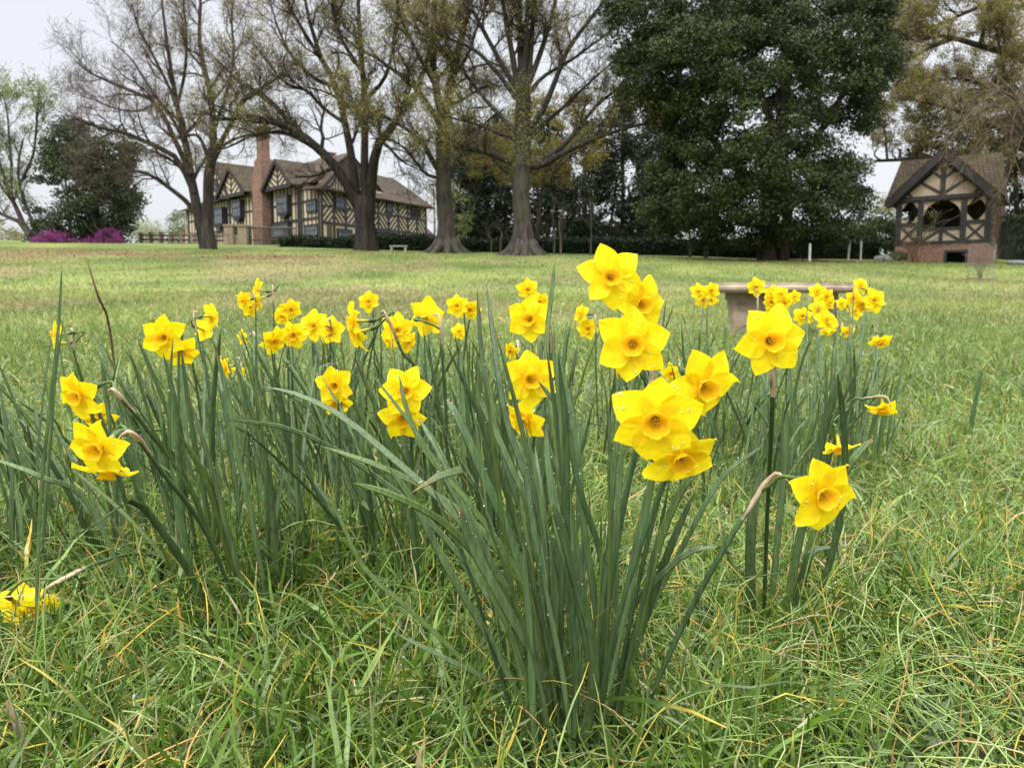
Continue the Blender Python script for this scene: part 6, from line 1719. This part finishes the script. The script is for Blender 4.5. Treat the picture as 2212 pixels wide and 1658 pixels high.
def wiry_band(mb, rng, Y0, Y1, dens, n, ln, rad, dry, tipdry, k, xmax=0.80, x0=0.45):
    """thin round curling blades lying over the turf"""
    area = xmax * (Y1 ** 2 - Y0 ** 2) + 2 * x0 * (Y1 - Y0); N = int(area * dens)
    Y = np.sqrt(rng.uniform(Y0 ** 2, Y1 ** 2, N)); X = rng.uniform(-1, 1, N) * (xmax * Y + x0)
    keep = rng.random(N) < np.clip(fbm(X * 4.5 + 3, Y * 4.5, 3) * 2.4 - 0.45, 0.08, 1); X, Y = X[keep], Y[keep]; N = len(X)
    L = ln * rng.uniform(0.5, 1.35, N); az = rng.uniform(0, 2 * pi, N) + 3.5 * (fbm(X * 2.2 + 7, Y * 2.2, 2) - 0.5)
    tilt = np.abs(rng.normal(0.35, 0.3, N)); kk = rng.normal(1.7, 0.9, N); mm = rng.normal(0, 1.5, N); hook = np.where(rng.random(N) < 0.3, rng.normal(0, 3.0, N), 0)
    pts = np.empty((N, n, 3)); pts[:, 0] = np.stack([X, Y, gz(X, Y) - 0.004], -1)
    for j in range(1, n):
        q = (j - 0.5) / (n - 1); th = np.clip(tilt + kk * q + hook * max(0, q - 0.65), -0.4, 2.4); a = az + mm * q + hook * max(0, q - 0.6) + rng.normal(0, 0.10, N)
        pts[:, j] = pts[:, j - 1] + np.stack([np.sin(th) * np.cos(a), np.sin(th) * np.sin(a), np.cos(th)], -1) * (L / (n - 1))[:, None]
    zm = gz(pts[:, :, 0].ravel(), pts[:, :, 1].ravel()).reshape(N, n) + 0.012 + 0.02 * rng.random((N, 1)); pts[:, 2:, 2] = np.maximum(pts[:, 2:, 2], zm[:, 2:])
    t = np.linspace(0, 1, n); R = rad * rng.uniform(0.65, 1.3, N)[:, None] * np.interp(t, [0, .3, .8, 1], [.9, 1, .8, .25])[None]
    V, F = tubes(pts, R, k)
    base = np.array([.18, .29, .046]) + (np.array([.40, .51, .18]) - np.array([.18, .29, .046])) * rng.random((N, 1)) ** 1.3  # pale over-layer greens carry the highlights on the curling blades
    dc = np.where((rng.random(N) < 0.45)[:, None], YEL, np.where((rng.random(N) < 0.55)[:, None], ORG, STR)) * rng.uniform(0.75, 1.1, N)[:, None]
    start = np.where(rng.random(N) < dry, rng.uniform(-0.3, 0.3, N), np.where(rng.random(N) < tipdry, rng.uniform(0.5, 0.9, N), 2.0))
    f = np.clip((t[None] - start[:, None]) / 0.15, 0, 1)[..., None]; c = base[:, None] * (1 - f) + dc[:, None] * f
    mb.add(V, F, None, np.repeat(c, k, 1).reshape(-1, 3))
    m_ = int(N * 2.2); i = rng.integers(0, N, m_); j = rng.integers(2, n - 1, m_); ff = rng.random(m_)[:, None]
    return pts[i, j] * (1 - ff) + pts[i, j + 1] * ff

def make_grass():
    rng = np.random.default_rng(2024); dw = MB()
    spec = [('grass', 'wet curling foreground grass with yellowed tips around the daffodils', [(0.32, 1.3, 15000, 9, .090, .0026, .80, .05, .18, .5, False), (1.3, 3.0, 7500, 7, .075, .0028, 1.0, .07, .12, 0.15, True)]),
            ('lawn_grass', 'rough green and straw-coloured lawn grass rising to the house', [(3.0, 7.0, 2300, 5, .075, .0040, .7, .06, .08, None, True), (7.0, 16.0, 620, 4, .075, .0065, .6, .06, .06, None, True), (16.0, 44.0, 120, 3, .075, .011, .4, .05, .05, None, True)])]
    for name, lab, bands in spec:
        mb = MB()
        for Y0, Y1, de, n, h, w, cu, dr, td, dew, fc in bands:
            q = grass_band(mb, rng, Y0, Y1, de, n, h, w, cu, dr, td, dew, fc)
            if q is not None: add_dew(dw, q, np.exp(rng.normal(-7.35, 0.35, len(q))) * (1 if Y1 < 2 else 1.4))
        if name == 'grass':
            for a in ((0.32, 1.25, 7200, 11, .135, .00095, .08, .45, 4), (1.25, 2.6, 1900, 8, .115, .0012, .07, .26, 3)):
                q = wiry_band(mb, rng, *a); add_dew(dw, q, np.exp(rng.normal(-7.45, 0.35, len(q))) * (1 if a[1] < 2 else 1.4))
        o = mb.build(name, M_GRASS, smooth=True); tag(o, lab, 'grass', kind='stuff')
    o = dw.build('dew_drops', M_DEW, smooth=True); tag(o, 'beads of rain on the blades of the foreground grass', 'water drops', kind='stuff')
make_grass()

# low lobed weeds at the lower right
def weeds():
    rng = np.random.default_rng(55); mb = MB(); N = 380
    for _ in range(N):
        Y = rng.uniform(0.42, 1.0); X = Y * rng.uniform(0.36, 0.85) if rng.random() < 0.8 else Y * rng.uniform(0.0, 0.8)
        g = float(gz(X, Y)); c = np.array([X, Y, g + rng.uniform(0.006, 0.030)]); r = rng.uniform(0.005, 0.0095)
        nz = norm(np.array([rng.normal() * 0.4, rng.normal() * 0.4 - 0.15, 1.0])); a0 = rng.uniform(0, 6.28)
        u = norm(np.cross(nz, [0.3, 1, 0.1])); v = np.cross(nz, u)
        V = [c]; K = 26
        for i in range(K):
            a = a0 + (i / (K - 1) - 0.5) * radians(290); lobe = 0.62 + 0.38 * abs(cos((i / (K - 1) - 0.5) * pi * 5.0)) ** 0.6
            V.append(c + (u * cos(a) + v * sin(a)) * r * lobe + nz * 0.12 * r * cos(a * 5))
        T = [(0, i, i + 1) for i in range(1, K)]
        col = np.array([.075, .125, .035]) + (np.array([.16, .22, .085]) - np.array([.075, .125, .035])) * rng.random()
        mb.add(V, None, T, col)
        mb.tube([c, c * (1, 1, 0) + np.array([rng.normal() * .01, .006, g - .005])], 0.0007, 4, (.14, .13, .06), cap=False)
    o = mb.build('ground_weeds', M_GRASS, smooth=False); tag(o, 'low lobed weed leaves in the thin grass at the lower right', 'weeds', kind='stuff')
weeds()
